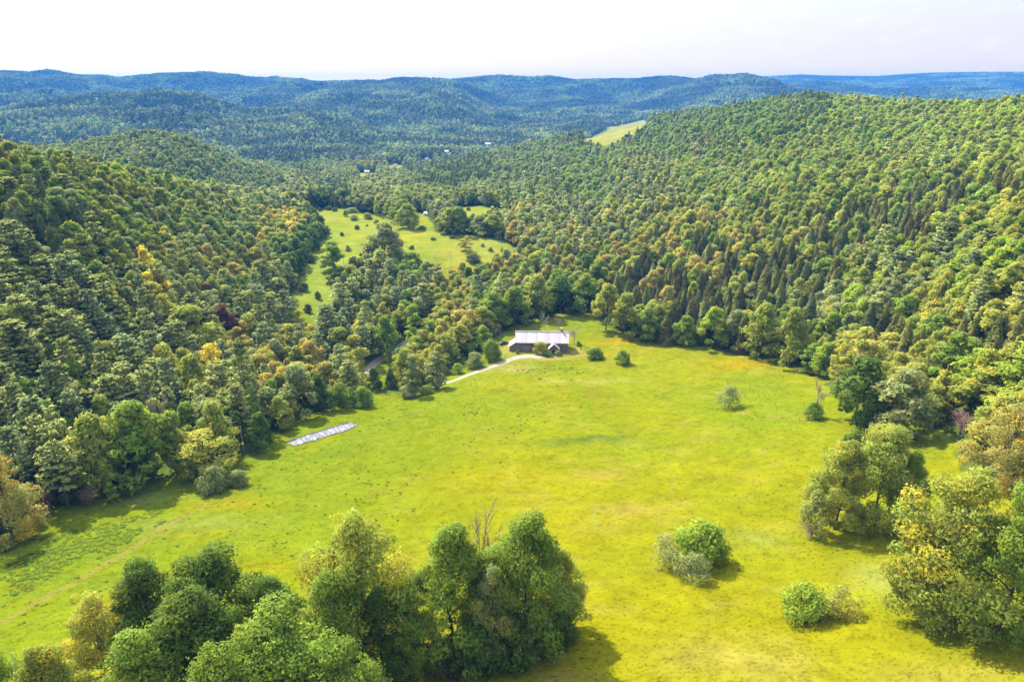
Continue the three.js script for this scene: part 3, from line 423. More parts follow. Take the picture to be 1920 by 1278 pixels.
// group at the right
const rightGroup = 'trees at the right edge of the field';
seen('maple', 1565, 992, 828, 112, 'olive', 'olive green maple at the left of the middle right clump', 'the middle right clump', rightGroup);
seen('maple', 1640, 985, 800, 128, 'olive', 'tallest olive maple in the middle right clump', null, rightGroup);
seen('maple', 1690, 985, 850, 72, 'green', 'green tree at the right end of the middle right clump', null, rightGroup);
seen('twiggy', 1522, 1006, 915, 58, 'pine', 'tall grey-green shrub at the left foot of the middle right clump', null, rightGroup);
seen('thicket', 1518, 1008, 975, 50, 'grey', 'bare grey bush below the tall grey-green shrub by the middle right clump', null, rightGroup);
seen('goldmaple', 1762, 1160, 882, 205, 'olive', 'huge spreading maple with yellowing leaves at the lower right', 'the huge right maple', rightGroup, 'grey');
seen('maple', 1868, 1185, 898, 160, 'green', 'large green maple merging with the right side of the huge spreading maple', null, rightGroup);
seen('maple', 1720, 1150, 985, 110, 'olive', 'lower leafy tree at the left foot of the huge spreading maple', null, rightGroup);
seen('goldmaple', 1872, 912, 762, 125, 'straw', 'orange-yellow maple at the right edge above the huge spreading maple', 'the orange-yellow right maple', rightGroup);
seen('round', 1945, 890, 780, 85, 'olive', 'olive maple cut off by the right edge beside the orange-yellow maple', null, rightGroup);
seen('round', 1606, 796, 664, 100, 'dark', 'dark green dense maple at the right edge of the field', 'the dark green right maple', rightGroup);
seen('round', 1682, 812, 688, 100, 'grey', 'grey-green tree with a visible trunk beside the dark green right maple', 'the grey-green right tree', rightGroup, 'brown');
seen('bush', 1655, 850, 792, 100, 'olive', 'olive bush below the grey-green tree with the visible trunk', null, rightGroup);
seen('bush', 1598, 845, 800, 50, 'green', 'small green bush at the field corner below the dark green right maple', null, rightGroup);
seen('tall', 1776, 745, 615, 72, 'green', 'tall fresh green tree behind the right field bay', 'the tall green right tree', rightGroup);
seen('thicket', 1802, 812, 762, 75, 'red', 'pinkish bare bush at the forest edge right of the field bay', null, rightGroup);
seen('round', 1745, 790, 720, 62, 'olive', 'olive tree at the forest edge behind the field bay', null, rightGroup);
seen('round', 1835, 772, 690, 85, 'olive', 'olive tree above the pinkish bare bush at the right', null, rightGroup);
seen('airy', 1660, 700, 622, 75, 'yellow', 'pale yellow thin tree above the grey-green right tree', null, rightGroup, 'grey');
seen('airy', 1605, 690, 610, 85, 'yellow', 'pale yellow thin tree above the dark green right maple', null, rightGroup, 'grey');
seen('round', 1545, 705, 640, 45, 'fresh', 'small bright green tree at the corner of the right tree line', null, rightGroup);
seen('tall', 1900, 770, 640, 75, 'fresh', 'bright green tall tree at the right edge', null, rightGroup);
// tree line beyond the field
const lineGroup = 'trees of the line beyond the field';
for (const [px, base, top, w, kind, tone, how] of [
  [1335, 652, 572, 54, 'round', 'fresh', 'leftmost bright green round tree of the line right of the barn field'], [1374, 658, 580, 46, 'round', 'grey', 'grey-green tree second in the line right of the barn field'], [1424, 670, 566, 62, 'round', 'olive', 'large olive tree third in the line right of the barn field'],
  [1478, 688, 572, 58, 'round', 'olive', 'olive tree with an orange patch, right end of the line beyond the field'], [1520, 700, 640, 34, 'tall', 'green', 'narrow green tree at the low right end of the line beyond the field'], [1136, 618, 528, 56, 'round', 'olive', 'pale olive tree at the corner of the field behind the barn'],
  [1172, 632, 548, 52, 'round', 'olive', 'olive tree right of the gap behind the barn'], [1212, 640, 575, 40, 'round', 'green', 'green tree low in the line right of the barn'], [1247, 642, 588, 40, 'hemlock', 'hem', 'dark conifer in the line right of the barn'], [1283, 645, 590, 40, 'round', 'green', 'green tree beside the dark conifer in the line right of the barn'],
  [1098, 585, 510, 50, 'round', 'green', 'green tree at the end of the field behind the barn'], [1052, 588, 515, 56, 'round', 'dark', 'dark green tree in the row behind the barn'], [1005, 596, 515, 58, 'round', 'olive', 'round olive tree in the row behind the barn'], [965, 612, 535, 56, 'round', 'green', 'green round tree behind the left end of the barn'], [925, 618, 545, 52, 'round', 'green', 'dark tree above the small shed'], [890, 625, 560, 48, 'pine', 'bluepine', 'blue-green pine left of the small shed']]) seen(kind, px, base, top, w, tone, how, px === 1335 ? 'the bright green line tree' : px === 1098 ? 'the field end behind the barn' : null, lineGroup);
// round the barn
const yard = 'plants round the barn';
seen('bush', 1013, 664, 638, 30, 'yellow', 'round green bush standing before the front wall of the barn', 'the barn', yard);
seen('bush', 1027, 667, 656, 20, 'green', 'low dark bush between the round bush and the barn porch', null, yard);
seen('bush', 1045, 666, 655, 16, 'pale', 'small pale bush in front of the barn porch', null, yard);
seen('bush', 971, 663, 654, 8, 'green', 'tiny round bush at the left front of the barn', null, yard);
seen('bush', 1115, 673, 649, 38, 'green', 'left of the two round bushes on the grass right of the barn', 'the two bushes right of the barn', yard);
seen('bush', 1167, 682, 655, 33, 'green', 'right of the two round bushes on the grass right of the barn', null, yard);
seen('bare', 1078, 646, 610, 28, 'grey', 'bare grey tree beside the right gable of the barn', null, yard);
seen('bush', 1085, 648, 639, 12, 'green', 'small green shrub at the foot of the bare tree beside the barn', null, yard);
seen('bare', 1020, 617, 590, 22, 'grey', 'left of the bare trees behind the barn roof', null, yard);
seen('bare', 1047, 618, 594, 20, 'grey', 'right of the bare trees behind the barn roof', null, yard);
seen('bush', 922, 674, 634, 40, 'green', 'big dark bush at the bend of the driveway left of the barn', 'the big driveway bush', yard);
seen('round', 906, 654, 609, 34, 'fresh', 'bright round tree left of the barn yard', null, yard);
seen('bush', 890, 688, 658, 38, 'grey', 'grey-green shrub above the driveway left of the big dark bush', null, yard);
seen('bush', 858, 700, 680, 24, 'fresh', 'small fresh bush at the upper side of the driveway', null, yard);
seen('round', 866, 664, 606, 44, 'olive', 'olive tree above the driveway shrubs', null, yard);
// creek, road and left edge of the field
const creek = 'trees along the road and the creek';
seen('tall', 776, 742, 665, 34, 'grey', 'left of the two slender grey-green trees at the lower driveway', 'the slender driveway trees', creek);
seen('tall', 818, 728, 655, 38, 'grey', 'right of the two slender grey-green trees at the lower driveway', null, creek);
seen('bush', 768, 744, 718, 40, 'grey', 'low bush at the foot of the slender driveway trees', null, creek);
seen('bush', 800, 738, 722, 30, 'green', 'dark shrub between the slender driveway trees', null, creek);
seen('airy', 672, 722, 625, 52, 'yellow', 'thin yellow-green tree beside the gravel road', 'the thin roadside tree', creek, 'grey');
seen('airy', 640, 715, 650, 38, 'yellow', 'thin yellow tree left of the gravel road bend', null, creek, 'grey');
seen('round', 702, 732, 688, 28, 'dark', 'dark round tree below the gravel road', null, creek);
seen('hemlock', 733, 728, 684, 27, 'spruce', 'small dark conifer below the gravel road', null, creek);
seen('bush', 640, 766, 712, 56, 'green', 'leafy bush clump at the field corner left of the creek', 'the creek corner bushes', creek);
seen('bush', 680, 762, 722, 44, 'green', 'right, lower bush of the clump at the creek corner', null, creek);
seen('round', 560, 780, 682, 72, 'grey', 'big round grey-green tree at the left edge of the field', 'the big grey-green edge tree', creek);
seen('round', 600, 768, 700, 36, 'dark', 'dark narrow tree right of the big grey-green edge tree', null, creek);
seen('round', 725, 676, 590, 46, 'green', 'green tree with visible trunk above the gravel road', null, creek);
seen('tall', 776, 645, 565, 36, 'fresh', 'tall fresh green tree by the upper gravel road', null, creek);
seen('airy', 800, 700, 652, 46, 'yellow', 'yellowish thin tree above the slender driveway trees', null, creek, 'grey');
seen('airy', 838, 684, 622, 46, 'olive', 'olive thin tree between road and driveway', null, creek);
seen('hemlock', 640, 628, 553, 70, 'spruce', 'dark broad conifer at the lower end of the narrow meadow', 'the dark meadow conifer', creek);
seen('pine', 600, 690, 625, 40, 'bluepine', 'blue-green pine at the lower end of the narrow meadow', null, creek);
seen('airy', 590, 650, 605, 36, 'yellow', 'small yellowish tree beside the narrow meadow', null, creek);
// left edge of the field
const leftEdge = 'trees along the left edge of the field';
seen('airy', 388, 896, 806, 98, 'yellow', 'lone yellow-green thin tree standing out on the left of the field', 'the lone yellow-green tree', leftEdge);
seen('bush', 402, 920, 872, 56, 'grey', 'grey-green shrub at the foot of the lone yellow-green tree', null, leftEdge);
seen('bush', 447, 910, 880, 42, 'grey', 'small round shrub right of the lone yellow-green tree', null, leftEdge);
seen('airy', 211, 942, 903, 25, 'fresh', 'thin young sapling on the grass at the left', null, leftEdge);
seen('goldmaple', 25, 1012, 850, 115, 'straw', 'orange-yellow tree at the left edge of the picture', 'the orange-yellow left tree', leftEdge);
seen('pine', 128, 952, 800, 78, 'pine', 'dark pine at the forest edge right of the orange-yellow left tree', 'the dark edge pine', leftEdge);
seen('twiggy', 72, 975, 905, 55, 'maroon', 'reddish brush at the forest edge beside the orange-yellow left tree', null, leftEdge, 'red');
seen('thicket', 168, 950, 905, 50, 'red', 'reddish bare brush under the forest edge left', null, leftEdge);
seen('round', 195, 920, 772, 88, 'olive', 'olive green tree at the left forest edge above the reddish brush', null, leftEdge);
seen('round', 272, 905, 748, 112, 'green', 'broad green tree in the middle of the left forest edge', 'the broad green edge tree', leftEdge);
seen('bare', 312, 860, 732, 50, 'grey', 'grey leafless tree top above the left forest edge', null, leftEdge);
seen('round', 335, 882, 770, 62, 'olive', 'olive tree behind the lone yellow-green tree', null, leftEdge);
seen('round', 414, 868, 752, 62, 'olive', 'olive tree just left of the white pole', null, leftEdge);
seen('round', 492, 842, 772, 46, 'dark', 'dark low tree right of the white pole', null, leftEdge);
seen('round', 528, 804, 742, 46, 'olive', 'olive tree at the forest edge left of the grey ground sheet', null, leftEdge);
seen('pine', 470, 800, 636, 56, 'pine', 'tallest dark pine above the left edge of the field', 'the tallest edge pine', leftEdge);
seen('round', 322, 745, 643, 66, 'yellow', 'bright yellow round tree in the left forest', 'the bright yellow round tree', leftEdge);
seen('airy', 412, 745, 638, 58, 'gold', 'golden thin tree in the left forest right of the bright yellow tree', null, leftEdge);
seen('round', 372, 770, 662, 62, 'olive', 'olive tree between the bright yellow tree and the golden thin tree', null, leftEdge);
seen('pine', 330, 790, 672, 50, 'bluepine', 'blue-green pine in front of the bright yellow round tree', null, leftEdge);
seen('round', 428, 648, 566, 50, 'maroon', 'dark red tree in the left forest', 'the dark red tree', leftEdge);
seen('round', 362, 672, 572, 100, 'olive', 'large olive tree left of the dark red tree', null, leftEdge);
seen('round', 392, 585, 530, 36, 'maroon', 'small dark red tree above the larger dark red one', null, leftEdge);
seen('airy', 505, 722, 648, 50, 'yellow', 'yellow thin tree right of the tallest edge pine', null, leftEdge);
seen('airy', 545, 665, 606, 52, 'yellow', 'pale yellow tree left of the narrow meadow', null, leftEdge);
// far meadow
const farGroup = 'trees on the far meadow';
seen('round', 722, 506, 412, 70, 'grey', 'big grey-green tree standing alone on the far meadow', 'the big far meadow tree', farGroup);
seen('tall', 628, 528, 448, 46, 'green', 'green narrow tree at the left of the far meadow', 'the narrow far meadow tree', farGroup);
seen('pine', 545, 600, 556, 34, 'bluepine', 'blue-green pine on the narrow meadow', null, farGroup);
seen('round', 765, 428, 380, 44, 'olive', 'olive tree on the upper edge of the far meadow', null, farGroup);
seen('round', 755, 415, 372, 48, 'green', 'dark tree on the upper edge of the far meadow', null, farGroup);
seen('round', 842, 440, 388, 34, 'olive', 'left olive tree of the clump on the far meadow rim', null, farGroup);
seen('round', 862, 440, 386, 36, 'green', 'green tree of the clump on the far meadow rim', null, farGroup);
seen('round', 900, 440, 402, 40, 'grey', 'left tree of the grey-green pair on the far meadow rim', null, farGroup);
seen('round', 925, 446, 400, 44, 'olive', 'right tree of the grey-green pair on the far meadow rim', null, farGroup);
seen('airy', 873, 470, 442, 26, 'rust', 'thin brownish tree on the far meadow', null, farGroup);
seen('twiggy', 942, 474, 460, 11, 'fresh', 'tiny green tree near the right end of the far meadow', null, farGroup);
const dots = [[887, 491, 474, 32, 'spruce', 'dark round bush in the middle of the far meadow'], [772, 467, 459, 11, 'spruce', 'small dark bush right of the big far meadow tree'], [789, 498, 485, 10, 'rust', 'small brownish bush on the far meadow'], [669, 430, 421, 11, 'spruce', 'dark bush on the upper left of the far meadow'], [641, 442, 434, 9, 'spruce', 'small dark bush left of the big far meadow tree'], [688, 424, 420, 6, 'spruce', 'tiny dark bush above the big far meadow tree'],
  [820, 512, 503, 9, 'spruce', 'small dark bush low on the far meadow'], [876, 516, 502, 8, 'spruce', 'narrow dark bush low on the far meadow'], [583, 492, 474, 19, 'spruce', 'dark bush at the left edge of the far meadow'], [648, 406, 392, 10, 'green', 'bush near the top of the far meadow'], [616, 394, 386, 14, 'spruce', 'dark bush along the top left of the far meadow'], [628, 396, 388, 12, 'spruce', 'dark bush second along the top of the far meadow'],
  [600, 396, 388, 9, 'spruce', 'dark bush at the top left corner of the far meadow'], [570, 545, 528, 20, 'spruce', 'dark bush on the narrow meadow'], [577, 586, 568, 18, 'spruce', 'lower dark bush on the narrow meadow'], [832, 440, 434, 14, 'green', 'low bush at the far meadow rim'], [848, 446, 440, 12, 'grey', 'low grey bush at the far meadow rim'], [905, 462, 455, 8, 'grey', 'low bush right of the thin brownish tree'], [792, 430, 422, 18, 'green', 'bush clump above the far meadow'], [660, 398, 388, 26, 'grey', 'grey-green shrubs above the far meadow'],
  [930, 404, 396, 12, 'spruce', 'dark bush on the highest small meadow'], [946, 402, 394, 14, 'spruce', 'dark bush at the right of the highest small meadow'], [878, 394, 388, 9, 'spruce', 'dark bush at the left of the highest small meadow'], [597, 468, 456, 9, 'spruce', 'bush beside the narrow left end of the far meadow'], [634, 472, 466, 7, 'spruce', 'tiny bush left of the narrow far meadow tree'], [880, 520, 512, 14, 'rust', 'brownish low bush at the bottom of the far meadow'],
  [612, 436, 420, 18, 'olive', 'olive scrub left of the tiny dark bush above the big tree'], [664, 412, 402, 18, 'grey', 'grey-green scrub on the upper left of the far meadow'], [690, 410, 398, 20, 'olive', 'olive scrub at the upper middle of the far meadow'], [706, 418, 410, 14, 'grey', 'low grey scrub at the top of the big far meadow tree'],
  [652, 470, 458, 13, 'olive', 'olive bush between the narrow tree and the big far meadow tree'], [672, 498, 482, 18, 'rust', 'brownish scrub left of the foot of the big far meadow tree'], [752, 492, 478, 16, 'olive', 'olive scrub right of the foot of the big far meadow tree'], [812, 450, 443, 12, 'grey', 'low scrub left of the far meadow rim clump'], [920, 470, 462, 12, 'grey', 'low scrub before the tiny green tree on the far meadow'],
  [955, 480, 470, 12, 'rust', 'brownish scrub at the right end of the far meadow'], [596, 560, 545, 14, 'spruce', 'dark bush on the right side of the narrow meadow'], [603, 606, 590, 16, 'olive', 'olive bush at the lower right of the narrow meadow'], [842, 528, 512, 20, 'olive', 'olive scrub at the lowest corner of the far meadow'], [905, 512, 500, 16, 'rust', 'brownish scrub along the lower edge of the far meadow']];
for (const [px, base, top, w, tone, how] of dots) seen('bush', px, base, top, w, tone, how, null, 'bushes dotted over the far meadow');
landmarks.push([604, 815, 'the grey ground sheet'], [500, 300, 'the valley'], [1160, 236, 'the hillside field'], [1500, 180, 'the right hilltop'], [280, 250, 'the left knoll']);

// ------------------------------------------------------------------ barn, shed, car, ground sheet, poles, far houses
M.boards = new THREE.MeshStandardMaterial({ color: new THREE.Color().setRGB(0.16, 0.125, 0.105), roughness: 0.95 });
M.battens = new THREE.MeshStandardMaterial({ color: new THREE.Color().setRGB(0.20, 0.165, 0.145), roughness: 0.95 });
M.dark = new THREE.MeshStandardMaterial({ color: new THREE.Color().setRGB(0.02, 0.02, 0.022), roughness: 0.6 });
M.glass = new THREE.MeshStandardMaterial({ color: new THREE.Color().setRGB(0.03, 0.035, 0.04), roughness: 0.15 });
M.trim = new THREE.MeshStandardMaterial({ color: new THREE.Color().setRGB(0.34, 0.30, 0.27), roughness: 0.9 });
M.white = new THREE.MeshStandardMaterial({ color: new THREE.Color().setRGB(0.5, 0.48, 0.45), roughness: 0.8 });
M.brick = new THREE.MeshStandardMaterial({ color: new THREE.Color().setRGB(0.16, 0.10, 0.08), roughness: 1 });
M.stone = new THREE.MeshStandardMaterial({ color: new THREE.Color().setRGB(0.30, 0.28, 0.26), roughness: 1, flatShading: true });
const roofTones = [0, 1, 2, 3].map((i) => new THREE.MeshStandardMaterial({ color: new THREE.Color().setRGB(0.32 + 0.035 * i, 0.272 + 0.03 * i, 0.28 + 0.03 * i), roughness: 0.6, metalness: 0.1 }));
const box = (w, h, d, x, y, z) => new THREE.BoxGeometry(w, h, d).translate(x, y, z);
function prism(pts, len) { const g = new THREE.ExtrudeGeometry(new THREE.Shape(pts.map((p) => new THREE.Vector2(...p))), { depth: len, bevelEnabled: false }); return g; }
function slopePanel(w, x, y0, z0, y1, z1, th) {                       // a sheet of roofing from eave (y0, z0) to ridge (y1, z1), centred on x
  const dz = z1 - z0, dy = y1 - y0, L = Math.hypot(dy, dz), g = box(w, th, L, 0, th / 2, 0); g.rotateX(Math.atan2(-dy, dz)); return g.translate(x, (y0 + y1) / 2, (z0 + z1) / 2);
}
{
  const g = ground(1016, 658.5), az = Math.atan2(g[0], -g[2]), zc = project(...g)[2], L = 97.5 * zc / FL, Wd = L * 0.4, EV = L * 0.205, RI = EV + L * 0.142, floor = land(g[0], g[2] - Wd / 2) - 0.2;
  const barn = thing('barn', 'long grey-brown barn house with a pale metal roof at the end of the drive', 'barn', [g[0], floor, g[2]], -az);
  const body = new THREE.Group(); const walls = prism([[0, -1.5], [-Wd, -1.5], [-Wd, EV], [-Wd / 2, RI - 0.25], [0, EV]], L).rotateY(Math.PI / 2);
  // prism runs along x after the turn; depth axis points away from the camera
  walls.computeBoundingBox(); const bb = walls.boundingBox; walls.translate(-(bb.min.x + bb.max.x) / 2, 0, -bb.max.z);
  const wall = part('wall', walls, M.boards, barn);
  const strips = []; for (let x = -L / 2 + 0.2; x < L / 2; x += 0.5) strips.push(box(0.08, EV + 0.6, 0.04, x, EV / 2 - 0.4, 0.018)); for (let z = 0.3; z < Wd; z += 0.5) for (const s of [-1, 1]) strips.push(box(0.04, EV + 0.4, 0.08, s * (L / 2 + 0.018), EV / 2 - 0.4, -z));
  part('batten', mergeGeometries(strips), M.battens, barn, 'stuff');
  const ov = 0.45, n = 26, pw = (L + 2 * ov) / n, slope = (RI - EV) / (Wd / 2), seams = [];
  for (const s of [0, 1]) for (let i = 0; i < n; i++) {
    const x = -L / 2 - ov + pw * (i + 0.5), y0 = EV - slope * ov + 0.03, z0 = s ? -Wd - ov : ov, y1 = RI, z1 = -Wd / 2;
    part('roof_panel', slopePanel(pw - 0.02, x, y0, z0, y1, z1, 0.06), roofTones[(i * 7 + s * 3 + (i >> 2)) % 4], barn);
    seams.push(slopePanel(0.07, x - pw / 2, y0 + 0.04, z0, y1 + 0.04, z1, 0.09));
  }
  seams.push(box(L + 2 * ov, 0.12, 0.5, 0, RI + 0.08, -Wd / 2));
  part('roof_seam', mergeGeometries(seams), roofTones[1], barn, 'stuff');
  // porch with its own gable
  const px0 = L * 0.225, pw2 = L * 0.185, pd = 3.2, pe = EV * 0.62, pr = pe + pw2 * 0.48;
  const porch = prism([[-pw2 / 2, -1.5], [pw2 / 2, -1.5], [pw2 / 2, pe], [0, pr - 0.12], [-pw2 / 2, pe]], pd).translate(px0, 0, 0); const pWall = part('porch', porch, M.boards, barn);
  for (const s of [-1, 1]) { const run = pw2 / 2 + 0.45, drop = (pr - pe) / (pw2 / 2) * run, len = Math.hypot(run, drop), r = box(len, 0.07, pd + 3.0, 0, 0.035, 0); r.rotateZ(-s * Math.atan2(drop, run)); r.translate(px0 + s * run / 2, pr - drop / 2 + 0.02, pd / 2 + 0.4 - 1.5 + 0.2); part('porch_roof', r, roofTones[s > 0 ? 0 : 3], barn); }
  const door = part('door', box(1.7, 2.4, 0.1, px0, 1.2, pd + 0.03), M.dark, barn); part('frame', mergeGeometries([box(0.14, 2.5, 0.14, px0 - 0.92, 1.25, pd + 0.05), box(0.14, 2.5, 0.14, px0 + 0.92, 1.25, pd + 0.05), box(1.98, 0.14, 0.14, px0, 2.57, pd + 0.05)]), M.trim, door);
  const windowAt = (x, y, w, h) => { const p = part('window', box(w, h, 0.08, x, y, 0.03), M.glass, barn); part('frame', mergeGeometries([box(0.1, h + 0.2, 0.12, x - w / 2 - 0.05, y, 0.05), box(0.1, h + 0.2, 0.12, x + w / 2 + 0.05, y, 0.05), box(w, 0.1, 0.12, x, y + h / 2 + 0.05, 0.05), box(w, 0.1, 0.12, x, y - h / 2 - 0.05, 0.05)]), M.trim, p); part('mullion', box(0.05, h, 0.1, x, y, 0.04), M.trim, p); };
  windowAt(L * 0.375, EV * 0.55, 1.1, 1.3); windowAt(L * 0.445, EV * 0.55, 0.8, 1.2); windowAt(-L * 0.02, EV * 0.55, 1.1, 1.2); windowAt(L * 0.06, EV * 0.55, 1.1, 1.2);
  const bigDoor = part('barn_door', mergeGeometries([box(3.4, 3.2, 0.12, -L * 0.3, 1.5, 0.06)]), M.battens, barn); part('rail', box(6.4, 0.12, 0.16, -L * 0.3 + 1.2, 3.2, 0.10), M.dark, bigDoor);
  const ch = part('chimney', box(0.75, 2.2, 0.75, L * 0.375, RI + 0.5, -Wd / 2 - 0.3), M.brick, barn); part('cap', box(0.95, 0.14, 0.95, L * 0.375, RI + 1.67, -Wd / 2 - 0.3), M.stone, ch);
  // lean-to at the left gable
  const lw = L * 0.125, le = EV * 0.52, lh = EV * 0.92, ld = Wd * 0.62;
  const lean = prism([[0, -1.5], [0, lh], [-lw, le], [-lw, -1.5]], ld).translate(-L / 2 - 0.02, 0, -ld); part('lean_to', lean, M.boards, barn);
  const a = Math.atan2(lh - le, lw), rl = Math.hypot(lw, lh - le) + 0.4; const lr = box(rl, 0.07, ld + 0.6, 0, 0.04, 0).rotateZ(a).translate(-L / 2 - lw / 2 - 0.2, (lh + le) / 2 - 0.03, -ld / 2); part('lean_to_roof', lr, roofTones[3], barn);
  part('fascia', mergeGeometries([box(L + 2 * ov, 0.2, 0.05, 0, EV - slope * ov - 0.08, ov + 0.03)]), M.trim, barn);
  const r = rng(77), c = Math.cos(-az), q = Math.sin(-az);               // boulders in a row among the bushes
  ['leftmost', 'second from left', 'third from left', 'fourth from left', 'fifth from left', 'rightmost'].forEach((which, i) => { const x = L * 0.12 + i * 0.9 + r() * 0.5, z = pd + 2.6 + r() * 2.5, s = 0.3 + r() * 0.35, wx = g[0] + x * c + z * q, wz = g[2] - x * q + z * c; const st = thing('boulder', `grey boulder before the barn porch, ${which} of six`, 'boulder', [wx, land(wx, wz) + s * 0.2, wz], r() * 6, 'garden boulders before the barn porch'); part('stone', new THREE.DodecahedronGeometry(s, 0).scale(1.3, 0.7, 1), M.stone, st); });
}
{
  const g = ground(934, 628), s = thing('shed', 'small grey shed with a bright metal roof at the forest edge left of the barn', 'shed', [g[0], g[1], g[2]], 0.75), w = 4, d = 6, e = 2.4, p = 3.9;
  part('wall', prism([[-w / 2, -1], [w / 2, -1], [w / 2, e], [0, p - 0.1], [-w / 2, e]], d).translate(0, 0, -d), M.boards, s);
  for (const q of [-1, 1]) { const run = w / 2 + 0.3, drop = (p - e) / (w / 2) * run; part('roof', box(Math.hypot(run, drop), 0.07, d + 0.6, 0, 0.04, 0).rotateZ(-q * Math.atan2(drop, run)).translate(q * run / 2, p - drop / 2, -d / 2), roofTones[3], s); }
  part('door', box(1.2, 2, 0.1, 0, 1, 0.03), M.dark, s);
}
{
  const g = ground(944, 645), c = thing('parked_car', 'dark parked car on the grass left of the barn', 'car', [g[0], g[1] + 0.02, g[2]], 0.5); const paint = new THREE.MeshPhysicalMaterial({ color: new THREE.Color().setRGB(0.03, 0.035, 0.05), roughness: 0.35, clearcoat: 1 });
  const side = new THREE.Shape(); [[-2.2, 0.35], [2.2, 0.35], [2.25, 0.75], [1.9, 0.95], [1.1, 1.02], [0.55, 1.5], [-1.2, 1.52], [-1.75, 1.05], [-2.2, 0.95]].forEach((p, i) => (i ? side.lineTo(...p) : side.moveTo(...p)));
  part('body', new THREE.ExtrudeGeometry(side, { depth: 1.5, bevelEnabled: true, bevelSize: 0.08, bevelThickness: 0.12, bevelSegments: 2 }).translate(0, 0, -0.75), paint, c);
  part('windscreen', box(0.05, 0.55, 1.4, 0, 0, 0).rotateZ(0.86).translate(0.93, 1.3, 0), M.glass, c); for (const q of [-1, 1]) part('side_window', box(1.7, 0.36, 0.03, -0.4, 1.28, q * 0.885), M.glass, c);
  for (const x of [-1.35, 1.4]) for (const q of [-1, 1]) { const wl = part('wheel', new THREE.CylinderGeometry(0.34, 0.34, 0.22, 18).rotateX(Math.PI / 2).translate(x, 0.34, q * 0.8), M.dark, c); part('rim', new THREE.CylinderGeometry(0.2, 0.2, 0.24, 12).rotateX(Math.PI / 2).translate(x, 0.34, q * 0.81), M.trim, wl); }
}
{
  const A = ground(546, 834), B = ground(664, 795), A2 = ground(575, 836), n = 90, m = 16, dx = B[0] - A[0], dz = B[2] - A[2], L = Math.hypot(dx, dz), ux = dx / L, uz = dz / L, wid = 5.8, pos = [], idx = [];
  for (let i = 0; i <= n; i++) for (let j = 0; j <= m; j++) { const u = i / n, v = j / m - 0.5, ragged = (noise(i * 0.2, j > m / 2 ? 5 : 9) - 0.5) * 1.3 - 1.6 * smooth(0.2, 0, Math.min(u, 1 - u)), x = A[0] + dx * u - uz * v * (wid + ragged), z = A[2] + dz * u + ux * v * (wid + ragged), wr = fbm(u * 40, v * 9 + 3, 4) * 0.7 + 0.2 * Math.abs(Math.sin(u * 70 + 5 * fbm(u * 12, v * 3, 2) + v * 4)), e = Math.min(1, 6 * Math.min(u, 1 - u, v + 0.5, 0.5 - v)); pos.push(x, land(x, z) + 0.05 + wr * (0.25 + 0.75 * Math.max(0, e)), z); if (i && j) { const a = i * (m + 1) + j; idx.push(a - m - 2, a - 1, a - m - 1, a - m - 1, a - 1, a); } }
  const g = new THREE.BufferGeometry(); g.setAttribute('position', new THREE.Float32BufferAttribute(pos, 3)); g.setIndex(idx); g.computeVertexNormals();
  const sheetMat = new THREE.MeshStandardMaterial({ color: new THREE.Color().setRGB(0.115, 0.115, 0.13), roughness: 0.36, side: THREE.DoubleSide });
  const t = thing('ground_sheet', 'long narrow wrinkled grey plastic sheet spread on the grass at the left of the field', 'ground sheet'); part('sheet', g, sheetMat, t);
  const earth = []; for (let i = 0; i < n; i += 2) { const u = i / n, x = A[0] + dx * u + uz * (wid / 2 + 0.3), z = A[2] + dz * u - ux * (wid / 2 + 0.3); earth.push(new THREE.DodecahedronGeometry(0.5 + 0.2 * noise(i, 3), 0).scale(1.2, 0.5, 0.8).translate(x, land(x, z) + 0.05, z)); }
  part('soil_bank', mergeGeometries(earth), new THREE.MeshStandardMaterial({ color: new THREE.Color().setRGB(0.05, 0.045, 0.04), roughness: 1 }), t, 'stuff');
}
function pole(px, base, top, arm, label) {
  const g = ground(px, base), h = topFor(g[0], g[2], top) - g[1], p = thing('utility_pole', label, 'utility pole', [g[0], g[1] - 0.2, g[2]], 0.6);
  part('shaft', new THREE.CylinderGeometry(0.12, 0.17, h, 8).translate(0, h / 2, 0), bark.white, p);
  if (arm) { part('crossarm', box(2.4, 0.14, 0.12, 0, h - 0.5, 0.16), bark.grey, p); for (const x of [-1.05, 0, 1.05]) part('insulator', new THREE.CylinderGeometry(0.06, 0.08, 0.22, 6).translate(x, h - 0.5 + 0.18, 0.16), M.trim, p); }
}
pole(457, 845, 797, false, 'plain white wooden pole before the left forest edge');
pole(1149 - 504, 500, 472, true, 'thin utility pole at the left of the far meadow');
pole(846, 500, 470, true, 'thin utility pole on the far meadow');
landmarks.push([457, 820, 'the white pole']);
function house(px, base, wide, label, roofTone, turn) {
  const g = ground(px, base), w = Math.max(5, wide * project(...g)[2] / FL), d = w * 0.62, e = w * 0.42, p = e + d * 0.36, h = thing('house', label, 'house', [g[0], g[1] + 0.3, g[2]], turn);
  part('wall', prism([[-d / 2, -2], [d / 2, -2], [d / 2, e], [0, p - 0.1], [-d / 2, e]], w).rotateY(Math.PI / 2).translate(-w / 2, 0, 0), M.white, h);
  for (const q of [-1, 1]) part('roof', slopePanel(w + 0.8, 0, e - 0.2, q * (d / 2 + 0.4), p, 0, 0.12), roofTone, h);
  for (const x of [-0.28, 0.05, 0.3]) part('window', box(w * 0.09, e * 0.28, 0.08, x * w, e * 0.6, d / 2 + 0.02), M.glass, h);
  part('chimney', box(0.7, 2, 0.7, w * 0.2, p, 0), M.brick, h);
}
const greyRoof = new THREE.MeshStandardMaterial({ color: new THREE.Color().setRGB(0.4, 0.39, 0.39), roughness: 0.6 });
house(770, 388, 8, 'white house partly hidden by trees above the far meadow', roofTones[0], 0.4);
